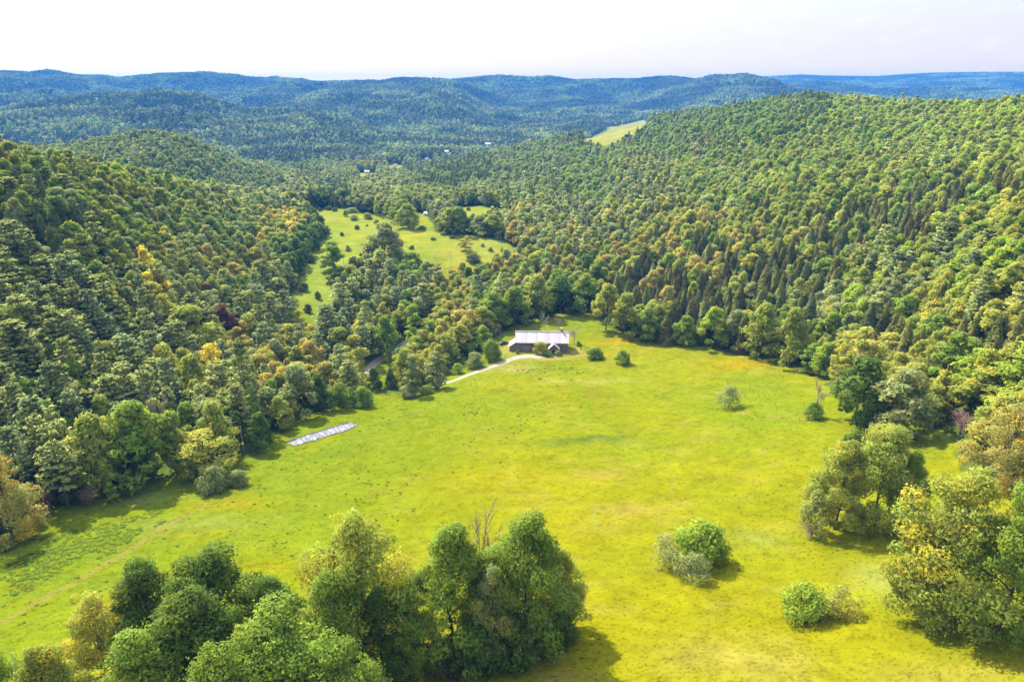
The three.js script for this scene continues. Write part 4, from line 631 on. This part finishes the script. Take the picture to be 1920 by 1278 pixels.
house(801, 404, 6, 'low white outbuilding at the foot of the dark trees above the far meadow', greyRoof, -0.3);
house(933, 384, 14, 'white house with a pale roof beyond the highest small meadow', greyRoof, 0.1);
house(800, 300, 6, 'white house in the valley at the foot of the right hill', greyRoof, 0.5);
house(838, 287, 8, 'pinkish house in the valley left of the right hill spur', roofTones[0], -0.4);
house(742, 311, 5, 'pale roofed house on the valley floor far left', greyRoof, 0.2);
house(688, 325, 9, 'long pale building on the valley floor behind the wood', greyRoof, 0.1);
house(915, 274, 10, 'long white building beyond the right hill spur', greyRoof, 0);
house(418, 171, 7, 'tiny white house on the far left hills', greyRoof, 0.3);

// ------------------------------------------------------------------ the woods: which species grow where
// [photograph x, y, reach, {species: share}, {tone: share}, name of the place]
const D_ = 'round', P_ = 'pine', H_ = 'hemlock', T_ = 'tall', A_ = 'airy';
const zones = [
  [80, 310, 90, { round: 5, hemlock: 1, pine: 1 }, { olive: 3, green: 3, grey: 1 }], [60, 430, 70, { round: 3, hemlock: 4 }, { green: 3, olive: 2, grey: 2 }], [260, 350, 90, { round: 8, tall: 1 }, { olive: 4, green: 3, fresh: 1, grey: 2 }], [150, 480, 70, { round: 7, pine: 1.5 }, { olive: 2, green: 3, grey: 2, rust: 0.5 }],
  [30, 540, 80, { pine: 6, round: 3 }, { olive: 1, green: 1 }], [160, 610, 90, { pine: 8, round: 1 }, { olive: 1 }], [90, 710, 90, { pine: 8, round: 1 }, { green: 1 }], [230, 560, 60, { pine: 4, round: 4 }, { olive: 1, yellow: 0.5 }], [200, 720, 70, { pine: 9 }, { green: 1 }],
  [330, 510, 70, { round: 7, pine: 1 }, { olive: 3, yellow: 2, grey: 2, gold: 0.5 }], [430, 500, 60, { round: 8, pine: 1 }, { olive: 4, yellow: 1, rust: 1 }], [420, 420, 70, { round: 6, pine: 1 }, { green: 2, olive: 3, grey: 2 }], [520, 430, 45, { round: 5, airy: 1 }, { gold: 1, yellow: 1, olive: 3, rust: 1 }], [560, 460, 45, { round: 6 }, { dark: 4, green: 2 }],
  [480, 560, 60, { pine: 2, round: 5, airy: 1 }, { dark: 2, grey: 2, olive: 1 }], [520, 650, 60, { pine: 1.5, round: 5, airy: 2 }, { yellow: 1, olive: 2, rust: 2, grey: 1 }], [300, 620, 60, { pine: 3, round: 6 }, { olive: 2, yellow: 1 }], [50, 830, 60, { pine: 3, round: 3 }, { rust: 1, green: 2, maroon: 0.2 }], [200, 800, 70, { round: 5, pine: 2 }, { green: 2, olive: 2 }], [400, 750, 60, { round: 5, pine: 2 }, { olive: 3, green: 2, grey: 2 }],
  [640, 570, 50, { hemlock: 4, pine: 3, round: 1 }, { dark: 1 }], [700, 540, 50, { round: 7, pine: 1.5 }, { grey: 3, olive: 2, green: 1 }], [760, 555, 50, { pine: 1.5, round: 6, hemlock: 1 }, { grey: 2, maroon: 0.12, green: 2 }], [850, 575, 55, { round: 5, airy: 3 }, { olive: 3, yellow: 2, rust: 1 }], [750, 620, 50, { round: 4, airy: 2 }, { olive: 2, yellow: 1, green: 2 }], [620, 640, 40, { pine: 3, airy: 2, round: 2 }, { yellow: 1, olive: 1 }], [830, 660, 40, { airy: 4, round: 3 }, { olive: 3, yellow: 2 }],
  [300, 270, 110, { round: 5, pine: 1, hemlock: 0.6 }, { grey: 4, green: 3, olive: 1 }], [480, 320, 90, { round: 6, tall: 1 }, { grey: 4, green: 2, pale: 1 }], [620, 370, 45, { round: 5, hemlock: 3 }, { dark: 3, grey: 1 }], [560, 350, 50, { tall: 3, round: 4 }, { grey: 2, olive: 2, pale: 1 }], [700, 350, 60, { round: 6, tall: 2 }, { grey: 3, olive: 2, pale: 1 }], [800, 375, 55, { round: 6, tall: 1 }, { olive: 2, grey: 3, green: 1 }], [900, 370, 50, { round: 5, pine: 1 }, { grey: 2, green: 2, olive: 2 }],
  [850, 320, 70, { round: 4, hemlock: 4 }, { grey: 3, green: 1 }], [1000, 350, 80, { round: 6, hemlock: 2, pine: 0.5 }, { grey: 4, green: 2, olive: 1 }], [1000, 290, 80, { round: 5, hemlock: 1 }, { grey: 4, green: 2 }], [1100, 340, 80, { round: 7, hemlock: 1 }, { grey: 3, green: 3, fresh: 1 }], [1160, 225, 50, { hemlock: 5, round: 2 }, { grey: 1, dark: 1 }], [1050, 240, 60, { round: 5, hemlock: 2 }, { grey: 2, dark: 1 }],
  [1000, 430, 70, { round: 7, pine: 1 }, { olive: 3, rust: 1.4, grey: 2 }], [1050, 380, 60, { pine: 1.5, hemlock: 1.5, round: 5 }, { grey: 3, olive: 1 }], [1150, 420, 70, { pine: 1, hemlock: 1.5, round: 6 }, { olive: 2, grey: 2, rust: 1 }], [1000, 510, 60, { round: 8 }, { olive: 3, rust: 1, grey: 1, green: 1 }], [1130, 490, 60, { round: 6, hemlock: 2, tall: 1 }, { olive: 3, rust: 2, green: 1, dark: 1 }], [1080, 460, 50, { round: 7, pine: 1 }, { olive: 2, rust: 1, green: 1 }],
  [1220, 370, 90, { pine: 1.5, hemlock: 1, round: 7 }, { grey: 3, olive: 2, rust: 0.6 }], [1250, 430, 80, { round: 9, hemlock: 0.5 }, { olive: 4, rust: 2, yellow: 1 }], [1220, 530, 70, { hemlock: 9, round: 2 }, { rust: 1, olive: 2, dark: 1 }], [1320, 560, 70, { hemlock: 8, round: 1 }, { olive: 1 }], [1320, 490, 80, { hemlock: 8, round: 3 }, { olive: 3, rust: 1, green: 1 }], [1420, 440, 80, { round: 9, hemlock: 1 }, { olive: 5, yellow: 1, rust: 1, green: 1 }],
  [1500, 520, 90, { hemlock: 9, round: 2 }, { olive: 2, green: 1 }], [1450, 570, 70, { round: 2, hemlock: 7 }, { green: 2, grey: 1 }], [1580, 450, 75, { hemlock: 9, round: 3 }, { green: 1, olive: 2 }], [1730, 400, 75, { hemlock: 9, round: 2 }, { olive: 1, green: 1 }], [1850, 350, 60, { hemlock: 5, round: 4 }, { olive: 1, green: 2 }], [1500, 330, 100, { round: 9, tall: 0.5 }, { olive: 4, green: 3, fresh: 1, yellow: 0.4 }], [1350, 330, 90, { round: 9 }, { olive: 3, green: 3, grey: 2 }], [1300, 260, 80, { round: 7, hemlock: 2 }, { green: 4, grey: 2, maroon: 0.15 }],
  [1420, 220, 70, { round: 8, hemlock: 1 }, { green: 4, dark: 1, olive: 1 }], [1520, 190, 60, { round: 5, hemlock: 4 }, { green: 3, grey: 2, rust: 0.6 }], [1600, 240, 90, { round: 9, pine: 0.3 }, { fresh: 3, olive: 3, green: 2 }], [1750, 240, 90, { round: 9, pine: 0.6 }, { olive: 4, fresh: 2, green: 1 }], [1880, 230, 80, { round: 9, pine: 0.5 }, { olive: 3, fresh: 2 }], [1720, 300, 80, { round: 8, pine: 1 }, { olive: 3, green: 2, fresh: 1 }], [1870, 300, 70, { round: 8, pine: 0.8 }, { fresh: 2, olive: 3 }], [1650, 340, 80, { round: 9 }, { olive: 4, yellow: 1, rust: 0.5, green: 2 }],
  [1880, 430, 70, { round: 8 }, { olive: 3, green: 2, yellow: 1 }], [1650, 500, 70, { round: 6, pine: 2, tall: 1 }, { grey: 3, green: 2, olive: 2, fresh: 1 }], [1800, 490, 80, { round: 6, pine: 2 }, { fresh: 2, olive: 3, grey: 1 }], [1850, 560, 70, { round: 6, pine: 1 }, { yellow: 2, olive: 3, fresh: 1 }], [1600, 580, 70, { tall: 2, round: 6 }, { grey: 3, fresh: 2, pale: 1 }], [1750, 590, 60, { round: 6, hemlock: 2 }, { olive: 3, yellow: 1, green: 1 }],
  [1660, 630, 70, { hemlock: 8, round: 3 }, { olive: 2, rust: 1 }], [1860, 640, 60, { hemlock: 7, round: 2 }, { olive: 2, yellow: 1 }], [1580, 650, 50, { airy: 4, round: 3 }, { yellow: 2, olive: 2 }], [1700, 680, 50, { airy: 4, round: 3 }, { yellow: 2, olive: 2, rust: 1 }], [1860, 720, 70, { round: 6, airy: 1 }, { olive: 3, yellow: 2, fresh: 1 }], [1200, 600, 50, { round: 6, hemlock: 2 }, { olive: 3, green: 2 }], [1420, 620, 50, { round: 6, hemlock: 3 }, { olive: 2, green: 2 }], [1050, 540, 50, { round: 8, hemlock: 1 }, { olive: 2, green: 3, dark: 2 }], [930, 560, 50, { round: 7, pine: 1 }, { olive: 3, green: 2, dark: 1 }]];
const weighted = (o, u) => { let s = 0; for (const k in o) s += o[k]; u *= s; for (const k in o) { u -= o[k]; if (u <= 0) return k; } return Object.keys(o)[0]; };
function zoneAt(px, py, r) { let best = zones[0], m = 1e9; for (const z of zones) { const d = (((px - z[0]) / z[2]) ** 2 + ((py - z[1]) / z[2] * 1.5) ** 2) * (0.7 + 0.6 * r()); if (d < m) { m = d; best = z; } } return best; }
const SIZE = { round: [15, 9.2], tall: [17, 7], airy: [15, 7.5], pine: [19, 8.6], hemlock: [17.5, 6.8] };
const horizonOf = new Map();
{ // how high the land itself stands along each direction, to leave out trees that hills hide
  for (let a = -640; a <= 640; a++) { const az = a * 0.1 * DEG, list = []; let m = -9; for (let D = 60; D < 7800; D *= 1.03) { m = Math.max(m, (land(Math.sin(az) * D, -Math.cos(az) * D) - EYE) / D); list.push(m); } horizonOf.set(a, list); }
}
function hidden(x, z, top) { const D = Math.hypot(x, z), a = Math.round(Math.atan2(x, -z) / DEG * 10), l = horizonOf.get(clamp(a, -640, 640)), i = Math.floor(Math.log(D * 0.97 / 60) / Math.log(1.03)); return i > 0 && (top - EYE) / D < l[Math.min(i, l.length - 1)] - 0.004; }
const roadGap = (x, z) => roads.some((p) => nearLine(p, x, z) < 5);
const wood = [];
{
  const r = rng(99), cell = 5.8;
  for (let iz = -230; iz < 6; iz++) for (let ix = -182; ix < 182; ix++) {
    const x = (ix + 0.5 + (r() - 0.5) * 0.95 + (iz & 1) * 0.5) * cell, z = (iz + 0.5 + (r() - 0.5) * 0.95) * cell, u1 = r(), u2 = r(), u3 = r(), u4 = r(), D = Math.hypot(x, z), az = Math.atan2(x, -z) / DEG;
    if (D < 90 || D > 1330 || Math.abs(az) > (D < 420 ? 56 : 42)) continue;
    const y = land(x, z), q = project(x, y + 10, z), zn = zoneAt(q[0], q[1], r), sp = weighted(zn[3], u1), tone = sp === P_ ? (u2 < 0.65 ? 'pine' : 'bluepine') : sp === H_ ? (q[0] > 1150 && D < 800 ? (u2 < 0.75 ? 'hem' : 'spruce') : 'spruce') : weighted(zn[4], u2);
    const k = 0.74 + 0.46 * u3, small = u4 < 0.10 ? 0.65 : 1, h = SIZE[sp][0] * k * small * (sp === H_ ? 0.7 + 0.5 * u4 : 1), w = SIZE[sp][1] * (sp === H_ ? 0.95 : 1.18) * (0.68 + 0.62 * u4 * u4 + 0.12 * u3) * Math.sqrt(k) * small * (D > 450 ? 0.92 : 1);
    if (open(x, z)) continue;
    let clear = 9; for (const P of clearings) { if (Math.abs(P[0][0] - x) > 500) continue; clear = Math.min(clear, edgeDistance(P, x, z)); } if (clear < w * 0.33) continue;
    if (roadGap(x, z)) continue;
    if (planted.some((p) => Math.hypot(p[0] - x, p[1] - z) < p[2] * 0.55 + w * 0.25)) continue;
    if (hidden(x, z, y + h)) continue;
    wood.push({ sp, tone, x, y: y - 0.1, z, h, w, D, turn: u3 * 50, v: Math.floor(u4 * 97), q, shown: 0, j: 0.75 + 0.5 * u1 * u3 + 0.2 * u2 });
  }
}
{ // which of them show, and how much: a small depth picture filled from the nearest on
  const w = 480, h = 320, full = new Uint8Array(w * h), s = w / PW;
  const stamp = (x, y, z, hh, ww) => { const a = project(x, y + hh, z), b = project(x, y + hh * 0.1, z); if (a[2] < 5) return 0; const cx = a[0] * s, cy = (a[1] + b[1]) / 2 * s, ry = Math.max(0.7, (b[1] - a[1]) / 2 * s), rx = Math.max(0.7, ww / 2 * FL / a[2] * s); let n = 0;
    for (let j = Math.floor(cy - ry); j <= cy + ry; j++) for (let i = Math.floor(cx - rx); i <= cx + rx; i++) if (i >= 0 && j >= 0 && i < w && j < h && ((i + 0.5 - cx) / rx) ** 2 + ((j + 0.5 - cy) / ry) ** 2 < 1 && !full[j * w + i]) { full[j * w + i] = 1; n++; } return n; };
  const all = [...wood, ...planted.map((p) => ({ x: p[0], z: p[1], y: land(p[0], p[1]), w: p[2] * 2, h: p[2] * 2.4, D: Math.hypot(p[0], p[1]) }))].sort((a, b) => a.D - b.D);
  for (const t of all) t.shown = stamp(t.x, t.y, t.z, t.h, t.w);
}
const toneWord = { dark: 'dark green', green: 'mid green', fresh: 'fresh green', olive: 'olive green', yellow: 'yellow-green', gold: 'golden', orange: 'orange', grey: 'grey-green', pale: 'pale green', maroon: 'dark red', pine: 'dull green', bluepine: 'blue-green', spruce: 'blackish green', hem: 'brownish green', rust: 'brownish' };
const shapeWord = { round: 'round tree', tall: 'narrow tree', airy: 'thin-leaved tree', pine: 'pine', hemlock: 'conifer' };
const limit = { round: 125, tall: 22, airy: 20, pine: 90, hemlock: 85 }, chosen = [];
for (const sp in limit) { const l = wood.filter((t) => t.sp === sp && t.D < 700 && t.shown > 3).sort((a, b) => b.shown - a.shown).slice(0, limit[sp]); for (const t of l) { t.own = true; chosen.push(t); } }
{
  const NEXT = ['first', 'second', 'third', 'fourth', 'fifth', 'sixth', 'seventh', 'eighth', 'ninth', 'tenth', 'eleventh', 'twelfth'], byText = new Map();
  for (const t of chosen) {
    let m = 1e9, best; for (const l of landmarks) { const d = Math.hypot(t.q[0] - l[0], (t.q[1] - l[1]) * 1.2); if (d < m) { m = d; best = l; } }
    const dx = t.q[0] - best[0], dy = t.q[1] - best[1], side = dx < 0 ? 'left of' : 'right of', up = dy < 0 ? 'above' : 'below', far = m < 40 ? 'just ' : m > 95 ? 'far ' : '';
    t.text = `${toneWord[t.tone]} ${shapeWord[t.sp]} ${far}${Math.abs(dx) > 2 * Math.abs(dy) ? side : Math.abs(dy) > 2 * Math.abs(dx) ? up : up + ' and ' + side} ${best[2]}`;
    if (!byText.has(t.text)) byText.set(t.text, []); byText.get(t.text).push(t);
  }
  for (const l of byText.values()) { l.sort((a, b) => a.q[0] - b.q[0]); l.forEach((t, i) => { if (l.length > 1 && t.text.split(' ').length > 13) t.text = t.text.replace(/ (far|just) /, ' '); if (l.length > 1) t.text += i === 0 ? ', leftmost' : i === l.length - 1 ? ', rightmost' : `, ${NEXT[i] ?? 'next'} from left`; }); }
  for (const t of chosen) plant(t.sp, t.v, t.tone, t.x, t.y, t.z, t.h, t.w, t.turn, t.text, t.q[0] < 640 ? 'trees of the left woods' : t.q[0] < 1000 ? 'trees of the valley woods' : 'trees of the right hillside');
}
// the rest of the woods: copies
const copyMat = new THREE.MeshPhysicalMaterial({ color: 0xffffff, vertexColors: true, roughness: 0.95, transmission: 0.52, thickness: 0, specularIntensity: 0.1, side: THREE.DoubleSide });
const copyConifer = new THREE.MeshPhysicalMaterial({ color: 0xffffff, vertexColors: true, roughness: 0.95, transmission: 0.2, thickness: 0, specularIntensity: 0.1, side: THREE.DoubleSide });
function mass(name, label, category) { const o = new THREE.Group(); o.name = numbered(name); o.userData = { label, category, kind: 'stuff' }; scene.add(o); return o; }
function spread(name, geo, mat, list, parent, build) {
  if (!list.length) return; const im = new THREE.InstancedMesh(geo, mat, list.length), o = new THREE.Object3D(), c = new THREE.Color(); im.name = name; im.userData.kind = 'stuff';
  list.forEach((t, i) => { o.quaternion.identity(); build(t, o, c); o.updateMatrix(); im.setMatrixAt(i, o.matrix); im.setColorAt(i, c); }); im.castShadow = im.receiveShadow = true; parent.add(im);
}
function forest(list, parent, sets, mat, withTrunk) {
  const groups = new Map(); for (const t of list) { const set = sets[t.sp], k = t.sp + (t.v % set.length); if (!groups.has(k)) groups.set(k, { s: set[t.v % set.length], l: [] }); groups.get(k).l.push(t); }
  for (const { s, l } of groups.values()) {
    const fit = (t, o) => { o.position.set(t.x, t.y, t.z); o.rotation.set(0, t.turn, 0); o.scale.set(t.w / s.W, t.h / s.H, t.w / s.W); };
    spread('crown', s.crown, mat, l, parent, (t, o, c) => { fit(t, o); c.setRGB(...leafTone[t.tone]).multiplyScalar(t.j); });
    if (withTrunk) spread('trunk', s.trunk, bark.brown, l, parent, (t, o, c) => { fit(t, o); c.setRGB(1, 1, 1); });
  }
}
const rest = wood.filter((t) => !t.own), isConifer = (t) => t.sp === P_ || t.sp === H_;
const farSets = { round: stock.roundFar, tall: stock.tallFar, airy: stock.tallFar, pine: stock.pineFar, hemlock: stock.hemlockFar };
const woods = mass('hardwood_forest', 'closed canopy of leafy trees covering the hillsides round the fields', 'forest'), conifers = mass('conifer_forest', 'dark pines and hemlocks mixed into the woods on the hillsides', 'forest');
forest(rest.filter((t) => !isConifer(t) && t.D < 480), woods, stock, copyMat, true);
forest(rest.filter((t) => !isConifer(t) && t.D >= 480), woods, farSets, copyMat, false);
forest(rest.filter((t) => isConifer(t) && t.D < 480), conifers, stock, copyConifer, true);
forest(rest.filter((t) => isConifer(t) && t.D >= 480), conifers, farSets, copyConifer, false);

// woods on the hills beyond: small trees to about three kilometres, patches of canopy after that
const tiny = { round: many(4, (i) => leafy({ seed: 901 + i, H: 15, W: 12, lobes: 9, leaves: 210, size: 1.5, low: 0.1, wood: 0, sides: 3 })), hemlock: many(3, (i) => hemlock({ seed: 921 + i, n: 150, size: 1.5, sides: 3 })) };
const distant = mass('distant_forest', 'hazy blue wooded hills rising one behind another to the horizon', 'forest');
{
  const r = rng(1234), list = [], cell = 10;
  for (let iz = -320; iz < 0; iz++) for (let ix = -230; ix < 230; ix++) {
    const x = (ix + 0.5 + (r() - 0.5) * 0.95) * cell, z = (iz + 0.5 + (r() - 0.5) * 0.95) * cell, u1 = r(), u2 = r(), u3 = r(), D = Math.hypot(x, z), az = Math.atan2(x, -z) / DEG;
    if (D <= 1330 || D > 3150 || Math.abs(az) > 41) continue; const y = land(x, z); if (hidden(x, z, y + 20) || open(x, z)) continue;
    const stand = fbm(x / 160, z / 160 + 9, 3), sp = u1 < smooth(0.35, 0.75, stand) * 0.75 ? H_ : D_, k = 0.75 + 0.55 * u3;
    list.push({ sp, x, y: y - 0.3, z, h: SIZE[sp][0] * k, w: (sp === H_ ? 8.5 : 12) * (0.8 + 0.4 * u2), turn: u3 * 40, v: Math.floor(u2 * 91), tone: sp === H_ ? 'spruce' : weighted({ olive: 0.6, green: 2.5, grey: 3, pale: 1.5, bluepine: 2, dark: 1.5 }, u2), j: (0.46 + 0.42 * u3) * (0.7 + 0.9 * smooth(0.3, 0.7, fbm(x / 90 + 20, z / 90, 3))) });  // far leaf colour dimmed and mixed blue-grey, standing in for distance haze
  }
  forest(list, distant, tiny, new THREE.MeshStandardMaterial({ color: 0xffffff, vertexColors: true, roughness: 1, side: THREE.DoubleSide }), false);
  const patchGeo = many(4, (i) => { const q = rng(950 + i), gs = []; for (let k = 0; k < 34; k++) { const con = q() < 0.3, g = new THREE.IcosahedronGeometry(1, 0).deleteAttribute('uv').rotateY(q() * 6).rotateX(q() * 6), s = con ? 3.2 : 4.2 + 2.6 * q(), t = con ? 0.55 : 0.8 + 0.5 * q(); g.scale(s, con ? 9 : 6.5 + 2 * q(), s).translate((q() - 0.5) * 50, 7 + 4 * q(), (q() - 0.5) * 50); g.setAttribute('color', new THREE.Float32BufferAttribute(Array.from({ length: g.attributes.position.count * 3 }, (_, m) => t * [1 + (q() - 0.5) * 0.1, 1, 0.95][m % 3]), 3)); gs.push(g); } return mergeGeometries(gs); });
  const lists = [[], [], [], []], ca = 40, n = new THREE.Vector3(), upv = new THREE.Vector3(0, 1, 0);
  for (let iz = -250; iz < 0; iz++) for (let ix = -170; ix < 170; ix++) {
    const x = (ix + 0.5 + (r() - 0.5) * 0.6) * ca, z = (iz + 0.5 + (r() - 0.5) * 0.6) * ca, u = r(), u2 = r(), D = Math.hypot(x, z); if (D <= 3120 || D > 7600 || Math.abs(Math.atan2(x, -z)) / DEG > 41) continue; const y = land(x, z); if (hidden(x, z, y + 22)) continue;
    n.set(land(x - 25, z) - land(x + 25, z), 50, land(x, z - 25) - land(x, z + 25)).normalize(); lists[Math.floor(u * 4) % 4].push({ x, y, z, n: n.clone(), turn: u2 * 6.28, j: 0.14 + 0.55 * smooth(0.25, 0.75, fbm(x / 150, z / 150, 3)), tone: u2 < 0.3 ? 'green' : u2 < 0.6 ? 'dark' : u2 < 0.8 ? 'spruce' : 'bluepine' });  // haze depth painted into the farthest canopy: darker, bluer tones
  }
  const pm = new THREE.MeshStandardMaterial({ color: 0xffffff, vertexColors: true, roughness: 1 }), qa = new THREE.Quaternion();
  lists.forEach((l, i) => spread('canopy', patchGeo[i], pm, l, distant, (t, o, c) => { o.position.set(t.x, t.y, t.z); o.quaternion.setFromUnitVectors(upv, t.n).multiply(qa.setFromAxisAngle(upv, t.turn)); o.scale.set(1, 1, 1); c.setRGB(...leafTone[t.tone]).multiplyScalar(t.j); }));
  console.log('woods', wood.length, 'own', chosen.length, 'distant', list.length, 'patches', lists.map((l) => l.length).join());
}

// ------------------------------------------------------------------ grass on the fields
const bladeMat = new THREE.MeshPhysicalMaterial({ color: 0xffffff, roughness: 1, transmission: 0.45, thickness: 0, specularIntensity: 0, side: THREE.DoubleSide });
function tuft(seed, n, h, w) { const r = rng(seed), p = [], nn = []; for (let i = 0; i < n; i++) { const a = r() * 6.283, d = Math.sqrt(r()) * w, x = Math.cos(a) * d, z = Math.sin(a) * d, b = r() * 6.283, hw = 0.05 + 0.06 * r(), hh = h * (0.5 + 0.6 * r()), lx = Math.cos(a) * hh * 0.5, lz = Math.sin(a) * hh * 0.5; p.push(x - Math.cos(b) * hw, -0.05, z - Math.sin(b) * hw, x + Math.cos(b) * hw, -0.05, z + Math.sin(b) * hw, x + lx, hh, z + lz); for (let k = 0; k < 3; k++) nn.push(...unit([Math.cos(a) * 0.3, 1, Math.sin(a) * 0.3])); } const g = new THREE.BufferGeometry(); g.setAttribute('position', new THREE.Float32BufferAttribute(p, 3)); g.setAttribute('normal', new THREE.Float32BufferAttribute(nn, 3)); return g; }
const grass = mass('meadow_grass', 'uneven yellow-green grass of the open fields', 'grass'), rushes = mass('grass_tussocks', 'darker tussocks of coarse grass scattered over the left of the field', 'grass');
{
  const r = rng(31), list = [[], [], []], col = [0, 0, 0];
  for (let i = 0; i < 80000; i++) {
    const D = 60 + 300 * Math.pow(r(), 1.5), az = (r() - 0.5) * 96 * DEG, x = Math.sin(az) * D, z = -Math.cos(az) * D, u = r(), v = r(); if (maskAt(x, z) < 0.6 || roadGap(x, z)) continue;
    grassColor(x, z, col); const k = 1.4 + 0.5 * u; list[i % 3].push({ x, z, s: (0.5 + 0.6 * v) * (0.7 + D / 300), turn: u * 40, c: [col[0] * k, col[1] * k, col[2] * k] });
  }
  list.forEach((l, i) => spread('tuft', tuft(41 + i, 22, 0.08, 0.4), bladeMat, l, grass, (t, o, c) => { o.position.set(t.x, land(t.x, t.z), t.z); o.rotation.set(0, t.turn, 0); o.scale.set(t.s, t.s * 0.8, t.s); c.setRGB(...t.c); }));
  const spots2 = [], strip2 = poly([[-60, 1130], [-40, 1060], [60, 1010], [180, 985], [300, 955], [330, 965], [250, 1020], [160, 1060], [60, 1110]]), dotted = poly([[-40, 1270], [-40, 1140], [200, 1050], [400, 920], [520, 850], [700, 770], [900, 745], [1100, 760], [900, 900], [560, 1060], [200, 1200]]), hump = poly([[960, 690], [1020, 672], [1110, 700], [1080, 715], [1000, 712]]);
  for (const [P, n, s0, s1, dark] of [[strip2, 1700, 0.28, 0.55, 1.75], [dotted, 900, 0.18, 0.42, 0.95], [hump, 130, 0.3, 0.55, 0.8]]) { const xs = P.map((p) => p[0]), zs = P.map((p) => p[1]); for (let i = 0; i < n; i++) { const x = lerp(Math.min(...xs), Math.max(...xs), r()), z = lerp(Math.min(...zs), Math.max(...zs), r()), u = r(), v = r(); if (!inside(P, x, z) || noise(x / 6, z / 6) < 0.4 || maskAt(x, z) < 0.6) continue; spots2.push({ x, z, s: lerp(s0, s1, u), turn: v * 40, c: [0.11 * dark * (0.8 + 0.5 * v), 0.145 * dark * (0.8 + 0.5 * u), 0.028] }); } }
  spread('tussock', tuft(61, 70, 0.75, 0.55), bladeMat, spots2, rushes, (t, o, c) => { o.position.set(t.x, land(t.x, t.z), t.z); o.rotation.set(0, t.turn, 0); o.scale.set(t.s * 1.3, t.s, t.s * 1.3); c.setRGB(...t.c); });
}
scene.traverse((o) => { if (o.isMesh) { o.castShadow = true; o.receiveShadow = true; } });
camera.far = 30000; camera.updateProjectionMatrix();
renderer.render(scene, camera);
